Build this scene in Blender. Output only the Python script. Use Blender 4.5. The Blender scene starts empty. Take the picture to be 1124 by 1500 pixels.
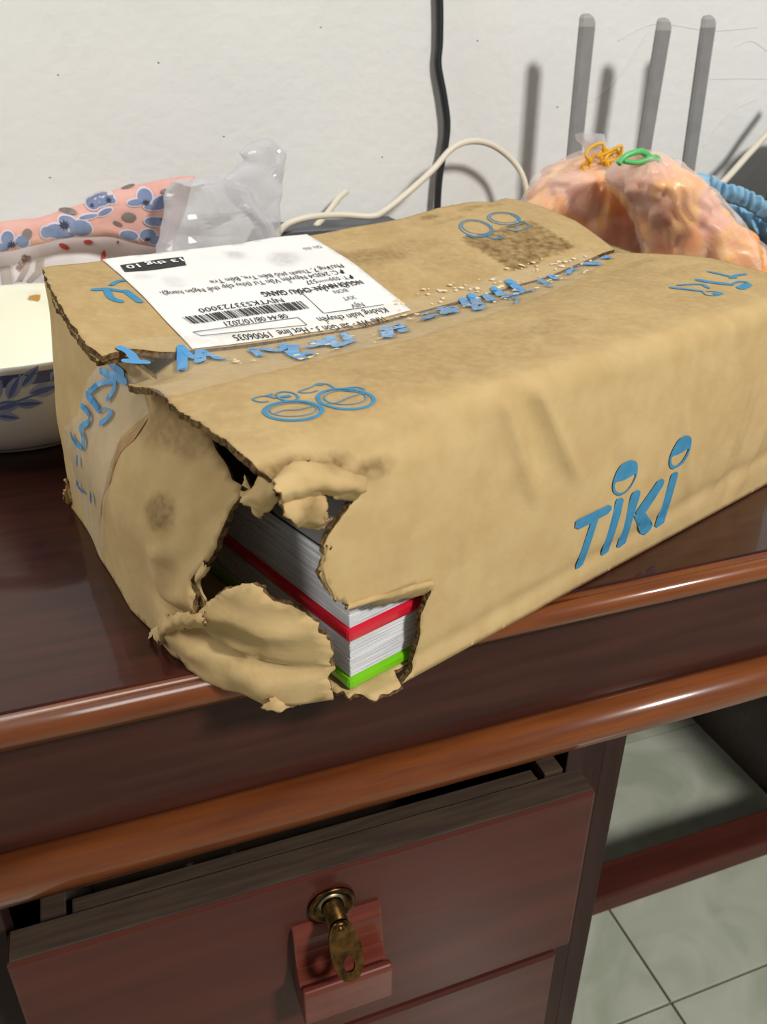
import bpy, bmesh, math, random
from math import sin, cos, pi, radians
from mathutils import Vector, Matrix, noise
from mathutils.geometry import delaunay_2d_cdt

random.seed(7)
SC = bpy.context.scene
COL = SC.collection

# ------------------------------------------------------------------ camera
CAM = Vector((0, 0, .273))
FPX = 1213.0
def _cam_axes(yaw, pitch, roll):
    cy, sy, cp, sp = cos(yaw), sin(yaw), cos(pitch), sin(pitch)
    fwd = Vector((sy*cp, cy*cp, -sp)); right = Vector((cy, -sy, 0)); down = fwd.cross(right)
    cr, sr = cos(roll), sin(roll)
    return cr*right + sr*down, -sr*right + cr*down, fwd
AX, AY, AZ = _cam_axes(radians(19.87), radians(28.47), radians(-.28))
cd = bpy.data.cameras.new('camera')
cam = bpy.data.objects.new('camera', cd); COL.objects.link(cam)
cam.matrix_world = Matrix(((AX.x, -AY.x, -AZ.x, CAM.x), (AX.y, -AY.y, -AZ.y, CAM.y), (AX.z, -AY.z, -AZ.z, CAM.z), (0, 0, 0, 1)))
cd.sensor_fit = 'VERTICAL'; cd.sensor_height = 36; cd.lens = FPX/1500*36
cd.clip_start = .01
cd.dof.use_dof = True; cd.dof.focus_distance = .47; cd.dof.aperture_fstop = 15.0
SC.camera = cam

# ------------------------------------------------------------------ light
w = bpy.data.worlds.new('room_light'); SC.world = w; w.use_nodes = True
w.node_tree.nodes['Background'].inputs[0].default_value = (1.0, .97, .92, 1)
w.node_tree.nodes['Background'].inputs[1].default_value = .20
def area(name, loc, target, size, sy, watts, col):
    ld = bpy.data.lights.new(name, 'AREA'); ld.shape = 'RECTANGLE'; ld.size = size; ld.size_y = sy
    ld.energy = watts; ld.color = col
    o = bpy.data.objects.new(name, ld); COL.objects.link(o); o.location = loc
    o.rotation_euler = (Vector(target)-Vector(loc)).to_track_quat('-Z', 'Y').to_euler()
    return o
area('tube_lamp', (1.05, -1.35, 1.70), (.3, .5, .05), .32, .28, 62, (1, .975, .92))
area('left_fill', (-1.50, .78, 1.25), (.05, .42, .05), .9, .8, 22, (1, .98, .93))  # unseen lamp added to brighten the left end of the box
SC.view_settings.view_transform = 'Standard'
SC.view_settings.look = 'None'
SC.view_settings.exposure = 0.0
SC.view_settings.gamma = 1.0
SC.view_settings.use_curve_mapping = False

# ------------------------------------------------------------------ helpers
def lin(c):
    return tuple(((x/255)/12.92 if x/255 <= .04045 else ((x/255+.055)/1.055)**2.4) for x in c)
MATS = {}
def mat(name, col, rough=.6, col2=None, scale=40, detail=4, bump=0, bscale=None, spec=.5, metal=0, coat=0,
        coat_rough=.08, stretch=(1, 1, 1), sub=0, stain_shade=None, lo=.35, hi=.65, distort=0, trans=0):
    m = bpy.data.materials.new(name); m.use_nodes = True; nt = m.node_tree; N = nt.nodes; L = nt.links
    p = N['Principled BSDF']
    p.inputs['Roughness'].default_value = rough; p.inputs['Metallic'].default_value = metal
    p.inputs['Specular IOR Level'].default_value = spec
    p.inputs['Coat Weight'].default_value = coat; p.inputs['Coat Roughness'].default_value = coat_rough
    if sub:
        p.inputs['Subsurface Weight'].default_value = sub; p.inputs['Subsurface Radius'].default_value = (.02, .01, .006)
        p.inputs['Subsurface Scale'].default_value = .5
    if trans: p.inputs['Transmission Weight'].default_value = trans
    c1 = lin(col) + (1,)
    p.inputs['Base Color'].default_value = c1
    tc = N.new('ShaderNodeTexCoord'); mp = N.new('ShaderNodeMapping'); mp.inputs['Scale'].default_value = stretch
    L.new(tc.outputs['Object'], mp.inputs[0])
    out = None
    if col2 is not None:
        n = N.new('ShaderNodeTexNoise'); n.inputs['Scale'].default_value = scale; n.inputs['Detail'].default_value = detail
        n.inputs['Distortion'].default_value = distort
        L.new(mp.outputs[0], n.inputs['Vector'])
        r = N.new('ShaderNodeMapRange'); r.inputs[1].default_value = lo; r.inputs[2].default_value = hi
        L.new(n.outputs['Fac'], r.inputs[0])
        mx = N.new('ShaderNodeMix'); mx.data_type = 'RGBA'
        mx.inputs['A'].default_value = c1; mx.inputs['B'].default_value = lin(col2) + (1,)
        L.new(r.outputs[0], mx.inputs['Factor']); out = mx.outputs['Result']
    if stain_shade is not None:
        at = N.new('ShaderNodeAttribute'); at.attribute_name = 'stain_shade'
        n2 = N.new('ShaderNodeTexNoise'); n2.inputs['Scale'].default_value = 220; n2.inputs['Detail'].default_value = 6
        L.new(tc.outputs['Object'], n2.inputs['Vector'])
        r2 = N.new('ShaderNodeMapRange'); r2.inputs[1].default_value = .3; r2.inputs[2].default_value = .62
        r2.inputs[3].default_value = .55; r2.inputs[4].default_value = 1.1
        L.new(n2.outputs['Fac'], r2.inputs[0])
        mu = N.new('ShaderNodeMath'); mu.operation = 'MULTIPLY'; mu.use_clamp = True
        L.new(at.outputs['Fac'], mu.inputs[0]); L.new(r2.outputs[0], mu.inputs[1])
        mx2 = N.new('ShaderNodeMix'); mx2.data_type = 'RGBA'
        if out: L.new(out, mx2.inputs['A'])
        else: mx2.inputs['A'].default_value = c1
        mx2.inputs['B'].default_value = lin(stain_shade) + (1,)
        L.new(mu.outputs[0], mx2.inputs['Factor']); out = mx2.outputs['Result']
    if out: L.new(out, p.inputs['Base Color'])
    if bump:
        nb = N.new('ShaderNodeTexNoise'); nb.inputs['Scale'].default_value = bscale or scale; nb.inputs['Detail'].default_value = 5
        L.new(mp.outputs[0], nb.inputs['Vector'])
        b = N.new('ShaderNodeBump'); b.inputs['Strength'].default_value = bump; b.inputs['Distance'].default_value = .002
        L.new(nb.outputs['Fac'], b.inputs['Height']); L.new(b.outputs[0], p.inputs['Normal'])
    MATS[name] = m
    return m
def film(name, col, base, edge, rough=.12, haze=.5):
    """thin clear plastic: transparent, with a whitish gloss that grows towards grazing angles"""
    m = bpy.data.materials.new(name); m.use_nodes = True; nt = m.node_tree; N = nt.nodes; L = nt.links
    p = N['Principled BSDF']; p.inputs['Base Color'].default_value = lin(col) + (1,); p.inputs['Roughness'].default_value = rough
    p.inputs['Specular IOR Level'].default_value = .8
    lw = N.new('ShaderNodeLayerWeight'); lw.inputs[0].default_value = haze
    r = N.new('ShaderNodeMapRange'); r.inputs[3].default_value = base; r.inputs[4].default_value = edge
    L.new(lw.outputs['Facing'], r.inputs[0])
    t = N.new('ShaderNodeBsdfTransparent'); mx = N.new('ShaderNodeMixShader')
    L.new(r.outputs[0], mx.inputs[0]); L.new(t.outputs[0], mx.inputs[1]); L.new(p.outputs[0], mx.inputs[2])
    L.new(mx.outputs[0], N['Material Output'].inputs[0])
    return m

def link(o, parent=None):
    COL.objects.link(o)
    if parent is not None: o.parent = parent
    return o
def mk(name, verts, faces, mats, parent=None, smooth=True, mi=None):
    me = bpy.data.meshes.new(name); me.from_pydata([tuple(v) for v in verts], [], faces)
    for m in (mats if isinstance(mats, (list, tuple)) else [mats]): me.materials.append(m)
    for i, p in enumerate(me.polygons):
        p.use_smooth = smooth if isinstance(smooth, bool) else smooth[i]
        if mi: p.material_index = mi[i]
    me.update()
    o = bpy.data.objects.new(name, me)
    return link(o, parent)
def tag(o, label=None, cat=None, group=None, kind=None):
    if label: o['label'] = label
    if cat: o['category'] = cat
    if group: o['group'] = group
    if kind: o['kind'] = kind
    return o
def empty(name, loc, label, cat, group=None):
    o = bpy.data.objects.new(name, None); o.location = loc; o.empty_display_size = .02
    link(o); return tag(o, label, cat, group)
def box(name, lo, hi, m, parent=None, bev=.001, off=(0, 0, 0)):
    bm = bmesh.new(); bmesh.ops.create_cube(bm, size=1)
    for v in bm.verts:
        v.co = Vector([lo[i]+(v.co[i]+.5)*(hi[i]-lo[i])-off[i] for i in range(3)])
    if bev: bmesh.ops.bevel(bm, geom=bm.edges[:], offset=bev, segments=2, affect='EDGES', profile=.5)
    me = bpy.data.meshes.new(name); bm.to_mesh(me); bm.free(); me.materials.append(m)
    return link(bpy.data.objects.new(name, me), parent)
def extrude_x(name, prof, x0, x1, m, parent=None, smooth=True):
    n = len(prof); V = []; F = []; S = []
    for x in (x0, x1):
        for (y, z) in prof: V.append((x, y, z))
    for i in range(n):
        j = (i+1) % n; F.append((i, j, n+j, n+i)); S.append(smooth)
    F.append(tuple(range(n-1, -1, -1))); S.append(False); F.append(tuple(range(n, 2*n))); S.append(False)
    o = mk(name, V, F, m, parent, S)
    bm = bmesh.new(); bm.from_mesh(o.data); bmesh.ops.recalc_face_normals(bm, faces=bm.faces[:]); bm.to_mesh(o.data); bm.free()
    return o
def spline(pts, n=8, closed=False):
    P = [Vector(p) for p in pts]; out = []; k = len(P)
    for i in range(k if closed else k-1):
        if closed: a, b, c, d = P[i-1], P[i], P[(i+1) % k], P[(i+2) % k]
        else: a, b, c, d = P[max(i-1, 0)], P[i], P[i+1], P[min(i+2, k-1)]
        for j in range(n):
            t = j/n
            out.append(.5*((2*b)+(c-a)*t+(2*a-5*b+4*c-d)*t*t+(3*b-a-3*c+d)*t**3))
    if not closed: out.append(P[-1].copy())
    return out
def tube(name, pts, r, m, parent=None, sides=10, n=8, caps=True, taper=None):
    P = spline(pts, n) if n > 1 else [Vector(p) for p in pts]; V = []; F = []
    up = Vector((0, 0, 1)); T0 = (P[1]-P[0]).normalized()
    if abs(T0.dot(up)) > .9: up = Vector((0, 1, 0))
    for i, p in enumerate(P):
        T = (P[min(i+1, len(P)-1)]-P[max(i-1, 0)]).normalized()
        s = T.cross(up).normalized(); up = s.cross(T).normalized()
        rr = r*(taper(i/(len(P)-1)) if taper else 1)
        for k in range(sides):
            a = 2*pi*k/sides; V.append(p+(s*cos(a)+up*sin(a))*rr)
    for i in range(len(P)-1):
        for k in range(sides):
            a = i*sides+k; b = i*sides+(k+1) % sides; F.append((a, b, b+sides, a+sides))
    if caps:
        F.append(tuple(range(sides-1, -1, -1))); e = (len(P)-1)*sides; F.append(tuple(range(e, e+sides)))
    return mk(name, V, F, m, parent, True)
def lathe(name, prof, m, parent=None, seg=64, axis='z', org=(0, 0, 0), mi=None):
    V = []; F = []; MI = []; o = Vector(org)
    for (r, h) in prof:
        for k in range(seg):
            a = 2*pi*k/seg
            V.append(o+(Vector((r*cos(a), r*sin(a), h)) if axis == 'z' else Vector((r*cos(a), -h, r*sin(a)))))
    for i in range(len(prof)-1):
        for k in range(seg):
            j = (k+1) % seg; F.append((i*seg+k, i*seg+j, (i+1)*seg+j, (i+1)*seg+k)); MI.append(mi[i] if mi else 0)
    ob = mk(name, V, F, m, parent, True, MI)
    bm = bmesh.new(); bm.from_mesh(ob.data); bmesh.ops.remove_doubles(bm, verts=bm.verts[:], dist=1e-6)
    bmesh.ops.recalc_face_normals(bm, faces=bm.faces[:]); bm.to_mesh(ob.data); bm.free()
    return ob
def nz(x, y, z=0, s=1): return noise.noise(Vector((x*s, y*s, z*s)))
def sm(a, b, x):
    if a == b: return float(x > a)
    t = max(0, min(1, (x-a)/(b-a))); return t*t*(3-2*t)
def lerp_tab(tab, x):
    if x <= tab[0][0]:
        (x0, y0), (x1, y1) = tab[0], tab[1]; return y0+(y1-y0)*(x-x0)/(x1-x0)
    for (x0, y0), (x1, y1) in zip(tab, tab[1:]):
        if x <= x1:
            return y0+(y1-y0)*(x-x0)/(x1-x0)
    return tab[-1][1]

def ray(px): return AX*(px[0]-562)+AY*(px[1]-750)+AZ*FPX
def at(px, py, Y):
    """world point where the sight line of a photo pixel meets the upright plane y = Y"""
    d = ray((px, py)); return CAM+d*((Y-CAM.y)/d.y)
def proj(P):
    q = Vector(P)-CAM; z = q.dot(AZ); return (q.dot(AX)/z*FPX+562, q.dot(AY)/z*FPX+750)
def find(S, px, g):
    """parameters of the point of surface S(s, t) seen at a photo pixel (Newton's method)"""
    s, t = g
    for _ in range(14):
        x0, y0 = proj(S(s, t)); ex, ey = px[0]-x0, px[1]-y0
        if abs(ex)+abs(ey) < .05: break
        h = 1e-4; xa, ya = proj(S(s+h, t)); xb, yb = proj(S(s, t+h))
        a, b, c, d = (xa-x0)/h, (xb-x0)/h, (ya-y0)/h, (yb-y0)/h; D = a*d-b*c
        if abs(D) < 1e-9: break
        ds, dt = (ex*d-ey*b)/D, (ey*a-ex*c)/D
        k = min(1, .06/max(1e-9, abs(ds)+abs(dt))); s += ds*k; t += dt*k
    return (s, t)

def in_poly(p, P):
    x, y = p; c = False; n = len(P)
    for i in range(n):
        x0, y0 = P[i]; x1, y1 = P[i-1]
        if (y0 > y) != (y1 > y) and x < (x1-x0)*(y-y0)/(y1-y0)+x0: c = not c
    return c
def triang(poly, step):
    """constrained triangulation of a 2D outline with a grid of inner points"""
    area2 = sum(poly[i-1][0]*poly[i][1]-poly[i][0]*poly[i-1][1] for i in range(len(poly)))
    if area2 < 0: poly = poly[::-1]
    V = [Vector(p) for p in poly]; n = len(V)
    hs = {}
    for p in poly: hs.setdefault((int(p[0]//step), int(p[1]//step)), []).append(p) if step else None
    def near(x, y):
        a, b = int(x//step), int(y//step)
        return any((x-p[0])**2+(y-p[1])**2 < (.5*step)**2 for i in (-1, 0, 1) for j in (-1, 0, 1) for p in hs.get((a+i, b+j), ()))
    if step:
        x0 = min(p[0] for p in poly); x1 = max(p[0] for p in poly); y0 = min(p[1] for p in poly); y1 = max(p[1] for p in poly)
        y = y0+step*.5; r = 0
        while y < y1:
            x = x0+step*(.5 if r % 2 else 1)
            while x < x1:
                q = (x+random.uniform(-.1, .1)*step, y+random.uniform(-.1, .1)*step)
                if not near(*q) and in_poly(q, poly): V.append(Vector(q))
                x += step
            y += step*.87; r += 1
    vo, eo, fo, *_ = delaunay_2d_cdt(V, [], [list(range(n))], 1, 1e-7)
    return vo, fo
def resample(poly, step, jag=None, amp=0.0, closed=True):
    """subdivide an outline; edges whose start index is in jag get a ragged torn line"""
    out = []; n = len(poly)
    for i in range(n if closed else n-1):
        a, b = Vector(poly[i]), Vector(poly[(i+1) % n]); L = (b-a).length; k = max(1, int(L/step))
        nv = Vector((-(b-a).y, (b-a).x)).normalized() if L > 0 else Vector((0, 0))
        if jag is not None and i in jag: k = max(2, int(L/.0011))
        sd = random.uniform(0, 99)
        for j in range(k):
            p = a.lerp(b, j/k)
            if jag is not None and i in jag and j > 0:
                w_ = sin(pi*j/k)**.5
                p = p+nv*amp*(1.5*w_*nz(p.x, p.y, sd, 160)+.8*nz(p.x, p.y, sd, 520)+random.uniform(-.22, .22))
            out.append((p.x, p.y))
    return out
def sheet(name, poly, S, step, th, mats, parent=None, flip=False, stain_shade=None, rough=0.0):
    """a sheet with real thickness cut to an outline on surface S; edge faces take the second material"""
    vo, fo = triang(poly, step); n = len(vo)
    P = [S(v.x, v.y) for v in vo]
    nr = [Vector((0, 0, 0)) for _ in P]; F = []
    for f in fo:
        a, b, c = f
        if flip: a, b, c = c, b, a
        F.append((a, b, c)); q = (P[b]-P[a]).cross(P[c]-P[a])
        for i in (a, b, c): nr[i] += q
    nr = [q.normalized() if q.length > 0 else Vector((0, 0, 1)) for q in nr]
    V = P+[p-q*th for p, q in zip(P, nr)]
    ed = {}
    for f in F:
        for i in range(3):
            e = (f[i], f[(i+1) % 3]); ed[e] = 1
    side = [e for e in ed if (e[1], e[0]) not in ed]
    FF = list(F); S_ = [True]*len(F); MI = [0]*len(F)
    if th:
        FF += [(c+n, b+n, a+n) for a, b, c in F]; S_ += [True]*len(F); MI += [0]*len(F)
        FF += [(b, a, a+n, b+n) for a, b in side]; S_ += [False]*len(side); MI += [1]*len(side)
    else: V = P
    o = mk(name, V, FF, mats, parent, S_, MI)
    if stain_shade:
        A = o.data.attributes.new('stain_shade', 'FLOAT', 'POINT')
        vals = [stain_shade(v.x, v.y) for v in vo]
        A.data.foreach_set('value', vals+(vals if th else []))
    return o
def decal(name, polys, S, m, parent, off=.0004, step=.004, flip=False):
    """flat print lying on surface S: outlines given in surface parameters"""
    V = []; F = []
    def lift(s, t):
        h = 1e-4; p = S(s, t); q = (S(s+h, t)-p).cross(S(s, t+h)-p).normalized()
        return p+q*(-off if flip else off)
    for poly in polys:
        try: vo, fo = triang(poly, step)
        except Exception: continue
        b = len(V); V += [lift(v.x, v.y) for v in vo]
        F += [tuple((b+i) for i in (f[::-1] if flip else f)) for f in fo]
    return mk(name, V, F, m, parent, True)
def stroke_poly(pts, wd, n=5, closed=False, taper=None):
    """outline of a brush line of width wd through 2D points"""
    P = [Vector((p[0], p[1], 0)) for p in pts]
    P = spline(P, n, closed) if len(P) > 2 else P
    if closed: P.append(P[0].copy())
    Lf = []; Rt = []; out = []
    for i, p in enumerate(P):
        T = (P[min(i+1, len(P)-1)]-P[max(i-1, 0)]).normalized(); N = Vector((-T.y, T.x, 0)); hw = wd/2*(taper(i/(len(P)-1)) if taper else 1)
        Lf.append(p+N*hw); Rt.append(p-N*hw)
    for i in range(len(P)-1): out.append([(Lf[i].x, Lf[i].y), (Rt[i].x, Rt[i].y), (Rt[i+1].x, Rt[i+1].y), (Lf[i+1].x, Lf[i+1].y)])
    if not closed:
        for p in (P[0], P[-1]): out.append([(p.x+wd/2*cos(k*pi/5), p.y+wd/2*sin(k*pi/5)) for k in range(10)])
    return out
def onto(S, pts, g):
    out = []
    for p in pts:
        g = find(S, p, g); out.append(g)
    return out
_fc = {}
def text_polys(s, bold=False):
    c = bpy.data.curves.new('t', 'FONT'); c.body = s; c.size = 1; c.resolution_u = 2
    if bold: c.offset = .018
    o = bpy.data.objects.new('t', c); COL.objects.link(o); bpy.context.view_layer.update()
    me = bpy.data.meshes.new_from_object(o.evaluated_get(bpy.context.evaluated_depsgraph_get()))
    V = [(v.co.x, v.co.y) for v in me.vertices]; F = [tuple(p.vertices) for p in me.polygons]
    bpy.data.objects.remove(o); bpy.data.meshes.remove(me); bpy.data.curves.remove(c)
    return V, F

# ------------------------------------------------------------------ materials
M_wall = mat('white_plaster', (232, 233, 231), .85, (226, 227, 225), 5, bump=.55, bscale=75)
M_tile = mat('floor_tile_glaze', (196, 198, 184), .25, (172, 178, 158), 9, 5, spec=.4, distort=1.5)
M_grout = mat('grout', (120, 112, 100), .9)
WSTR = (1.2, 14, 14)
M_wood = mat('dark_mahogany', (66, 29, 23), .3, (46, 18, 15), 9, 6, stretch=WSTR, coat=.5, coat_rough=.06, spec=.2, lo=.3, hi=.7)
M_apron = mat('brown_mahogany', (72, 40, 32), .35, (54, 28, 23), 7, 6, stretch=WSTR, coat=.22, coat_rough=.12, spec=.1, lo=.3, hi=.7)
M_mould = mat('lit_mahogany', (134, 74, 36), .3, (102, 52, 26), 9, 6, stretch=WSTR, coat=.7, coat_rough=.12, spec=.2, lo=.3, hi=.7)  # lighter than the desk wood: light caught on the mouldings, put into the colour
M_drawer = mat('drawer_veneer', (84, 42, 34), .4, (68, 33, 27), 6, 6, stretch=(1.2, 9, 9), coat=.22, coat_rough=.1, spec=.1, lo=.3, hi=.7)
M_handle = mat('handle_wood', (112, 54, 41), .35, (92, 40, 30), 8, 5, stretch=WSTR, spec=.2, coat=.4, coat_rough=.1)
M_raw = mat('raw_board', (64, 48, 33), .8, (48, 34, 24), 20, 5, stretch=WSTR)
M_side = mat('cabinet_panel', (60, 41, 37), .5, (50, 33, 30), 8, 5, stretch=(9, 9, 1.2), spec=.1)
M_brass = mat('tarnished_brass', (104, 76, 40), .35, (58, 42, 26), 160, 4, metal=1.0)
M_iron = mat('dull_steel', (150, 140, 120), .4, metal=1)
M_card = mat('kraft_cardboard', (202, 175, 126), .85, (194, 165, 116), 60, 6, bump=.12, bscale=240, spec=.2, stain_shade=(104, 78, 43))
M_flute = mat('corrugated_edge', (132, 106, 70), .95, (70, 52, 34), 420, 3, bump=.6, bscale=420, spec=.1)
M_ink = mat('blue_ink', (62, 132, 172), .7, (72, 140, 178), 200, 4, spec=.2)
M_tapeink = mat('blue_tape_ink', (40, 140, 205), .15, (52, 150, 210), 90, 4, spec=.6)
M_tape = film('clear_packing_tape', (222, 212, 188), .05, .24, .08, .35)
M_bub = mat('pale_bubble', (226, 206, 164), .25, spec=.6)
M_tape2 = film('end_tape_film', (226, 220, 204), .10, .34, .08, .35)
M_gum = mat('glue_smear', (172, 134, 80), .4, (158, 118, 66), 80)
M_paper = mat('label_paper', (243, 242, 240), .6, (236, 235, 234), 30, 4, spec=.3, stain_shade=(200, 198, 198))
M_black = mat('black_print', (28, 28, 30), .6)
M_grey = mat('grey_print', (96, 96, 100), .6)
M_white = mat('white_print', (240, 240, 240), .6)
M_page = mat('page_edges', (236, 236, 238), .7, (188, 188, 194), 7, 4, stretch=(3, 3, 320), bump=.5, lo=.35, hi=.62)
M_red = mat('red_cover', (206, 26, 50), .3, (196, 20, 44), 40, coat=.4)
M_green = mat('green_cover', (118, 198, 16), .3, (108, 188, 10), 40, coat=.4)
M_wrap = film('book_wrap', (240, 240, 244), .2, .5, .12)
M_ceram = mat('white_glaze', (240, 240, 230), .12, spec=.6)
M_cream = mat('cream_glaze', (240, 240, 222), .12, spec=.6)
M_navy = mat('cobalt_band', (84, 96, 142), .2, (118, 128, 168), 60, 3, spec=.5)
M_cobalt = mat('cobalt_leaf', (156, 172, 210), .2, (184, 194, 220), 60, 3, spec=.5)
M_cobalt2 = mat('cobalt_vein', (108, 130, 184), .2, spec=.5)
M_food1 = mat('sauce_crumb', (196, 148, 80), .5)
M_pink = mat('pink_cotton', (228, 178, 168), .9, (222, 166, 156), 50, bump=.2, bscale=400)
M_petal = mat('blue_petal_print', (132, 144, 176), .9, (110, 124, 160), 60)
M_petalrim = mat('pale_petal_rim', (214, 202, 212), .9)
M_core = mat('dark_flower_centre', (58, 62, 78), .9)
M_leafp = mat('grey_leaf_print', (150, 138, 132), .9, (120, 112, 108), 80)
M_linen = mat('white_cotton', (232, 228, 226), .9, (222, 218, 218), 30, bump=.2, bscale=300)
M_taupe = mat('taupe_print', (176, 164, 154), .9, (190, 180, 172), 60)
M_brownp = mat('brown_print', (150, 116, 104), .9)
M_redp = mat('red_print', (196, 84, 76), .9)
M_bag = film('clear_bag_film', (220, 220, 226), .38, .68, .12, .5)
M_foodbag = film('food_bag_film', (252, 242, 236), .10, .52, .09, .4)
M_food = mat('orange_pulp', (248, 194, 128), .35, (242, 162, 96), 38, 5, sub=.35, spec=.5, lo=.35, hi=.65)
M_foodpink = mat('pink_pulp', (242, 200, 174), .35, (234, 166, 138), 45, 5, sub=.35, spec=.5)
M_band = mat('yellow_band', (232, 180, 34), .4, (214, 156, 20), 60)
M_greenband = mat('green_band', (92, 190, 110), .35)
M_blue = mat('light_blue_cloth', (150, 198, 226), .85, (128, 178, 212), 60, bump=.15, bscale=400)
M_cordb = mat('black_rubber', (30, 32, 36), .4)
M_cordw = mat('cream_rubber', (226, 218, 200), .45)
M_ant = mat('grey_plastic', (140, 140, 140), .45, (132, 132, 132), 60)
M_anttip = mat('grey_plastic_tip', (164, 164, 162), .45)
M_dev = mat('charcoal_plastic', (84, 88, 94), .5, (76, 80, 86), 60)
M_tin = mat('grey_tin', (120, 124, 124), .35, metal=.6)
M_pencil = mat('pink_pencil', (232, 214, 216), .9)

# ------------------------------------------------------------------ room
T = -.75                                     # floor level; the desk top is z = 0
WY = .96                                     # face of the back wall
wall = mk('wall_back', [(-1.6, WY, T), (2.4, WY, T), (2.4, WY, 1.9), (-1.6, WY, 1.9), (-1.6, WY+.12, T), (2.4, WY+.12, T), (2.4, WY+.12, 1.9), (-1.6, WY+.12, 1.9)],
          [(0, 1, 2, 3), (5, 4, 7, 6), (1, 5, 6, 2), (4, 0, 3, 7), (3, 2, 6, 7), (4, 5, 1, 0)], M_wall, None, False)
tag(wall, 'rough white plastered back wall behind the desk', kind='structure')
fl = mk('floor', [(-1.6, -2.2, T-.004), (2.4, -2.2, T-.004), (2.4, WY, T-.004), (-1.6, WY, T-.004), (-1.6, -2.2, T-.05), (2.4, -2.2, T-.05), (2.4, WY, T-.05), (-1.6, WY, T-.05)],
        [(0, 1, 2, 3), (7, 6, 5, 4), (0, 4, 5, 1), (1, 5, 6, 2), (2, 6, 7, 3), (3, 7, 4, 0)], M_grout, None, False)
tag(fl, 'pale marbled tile floor under the desk', kind='structure')
TS = .40; first = None
for i in range(-5, 5):
    for j in range(-6, 2):
        x0 = .547+i*TS; y0 = .455+j*TS
        x1 = min(x0+TS, 2.4); y1 = min(y0+TS, WY)
        if y1-y0 < .02 or x0 < -1.6 or y0 < -2.2: continue
        if first is None or y1-y0 < TS-.001 or x1-x0 < TS-.001:
            t = box('tile', (0, 0, -.006), (x1-x0-.003, y1-y0-.003, 0), M_tile, fl, .0008)
            if first is None and y1-y0 > TS-.001: first = t
        else:
            t = first.copy(); link(t, fl)
        t.location = (x0+.0015, y0+.0015, T)
# faint pencil scribbles on the wall, right
for pts in ([(905, 60), (960, 35), (1040, 45), (1110, 40)], [(1075, 70), (1100, 60), (1124, 75)], [(862, 150), (900, 120), (950, 45)], [(1040, 116), (1085, 115), (1124, 116)],
            [(1030, 215), (1050, 185), (1075, 160), (1110, 145)]):
    tube('pencil_mark', [at(x, y, WY-.0001) for x, y in pts], .00045, M_pencil, wall, 4, 6)
for px, py in ((85, 110), (73, 260), (328, 200), (232, 92), (817, 157), (648, 118), (560, 230), (700, 60), (470, 40)):
    c = at(px, py, WY-.0002)
    mk('speck', [c+Vector((.0013*cos(a*pi/4)*random.uniform(.5, 1.3), 0, .0008*sin(a*pi/4)*random.uniform(.5, 1.3))) for a in range(8)], [tuple(range(8))], M_grey, wall, False)

# ------------------------------------------------------------------ desk
desk = empty('desk', (.42, .65, T), 'dark red lacquered wooden desk with drawers carrying the torn box', 'desk')
def dk(o):
    o.matrix_parent_inverse = Matrix.Translation((-.42, -.65, -T)); return o
DX0, DX1 = -.26, 1.10
dk(box('tabletop', (DX0, .344, -.02), (DX1, .955, 0), M_wood, desk, .0012))
arc = lambda cy, cz, r, a0, a1, n: [(cy+r*cos(radians(a0+(a1-a0)*i/n)), cz+r*sin(radians(a0+(a1-a0)*i/n))) for i in range(n+1)]
dk(tag(extrude_x('edge_moulding', [(.3435, -.0005), (.3425, -.0022), (.3395, -.0022), (.3385, -.0008)]+arc(.3375, -.0078, .0075, 95, 265, 12)+[(.3435, -.0165)], DX0, DX1, M_mould, desk), 'reddish rounded front edge moulding'))
dk(box('apron', (DX0+.01, .345, -.098), (DX1-.01, .362, -.014), M_apron, desk, .001))
dk(tag(extrude_x('lower_moulding', [(.346, -.0905), (.342, -.0908)]+arc(.341, -.1055, .0145, 92, 268, 14)+[(.346, -.1205)], DX0, DX1, M_mould, desk), 'orange-brown rounded moulding below the apron'))
dk(box('under_shelf', (DX0+.01, .346, -.119), (DX1-.01, .94, -.099), M_wood, desk, .001))
CX0, CX1 = -.14, .304
dk(box('cabinet_side', (CX1-.018, .345, T+.01), (CX1, .94, -.119), M_side, desk, .001))
dk(box('cabinet_side', (CX0, .345, T+.01), (CX0+.018, .94, -.119), M_side, desk, .001))
dk(box('cabinet_stile', (CX1-.047, .3445, T+.01), (CX1-.018, .362, -.119), M_side, desk, .0008))
dk(box('cabinet_stile', (CX0+.018, .3445, T+.01), (CX0+.044, .362, -.119), M_side, desk, .0008))
dk(box('cabinet_back', (CX0+.018, .92, T+.02), (CX1-.018, .94, -.119), M_side, desk, .0008))
dk(box('cabinet_base', (CX0+.018, .365, T+.03), (CX1-.018, .92, T+.05), M_side, desk, .0008))
dk(box('pedestal_panel', (.89, .345, T+.01), (.91, .94, -.119), M_wood, desk, .001))
dk(tag(box('foot_rail', (CX1, .49, -.578), (.89, .532, -.55), M_drawer, desk, .003), 'reddish foot rail between the pedestals'))
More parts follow.
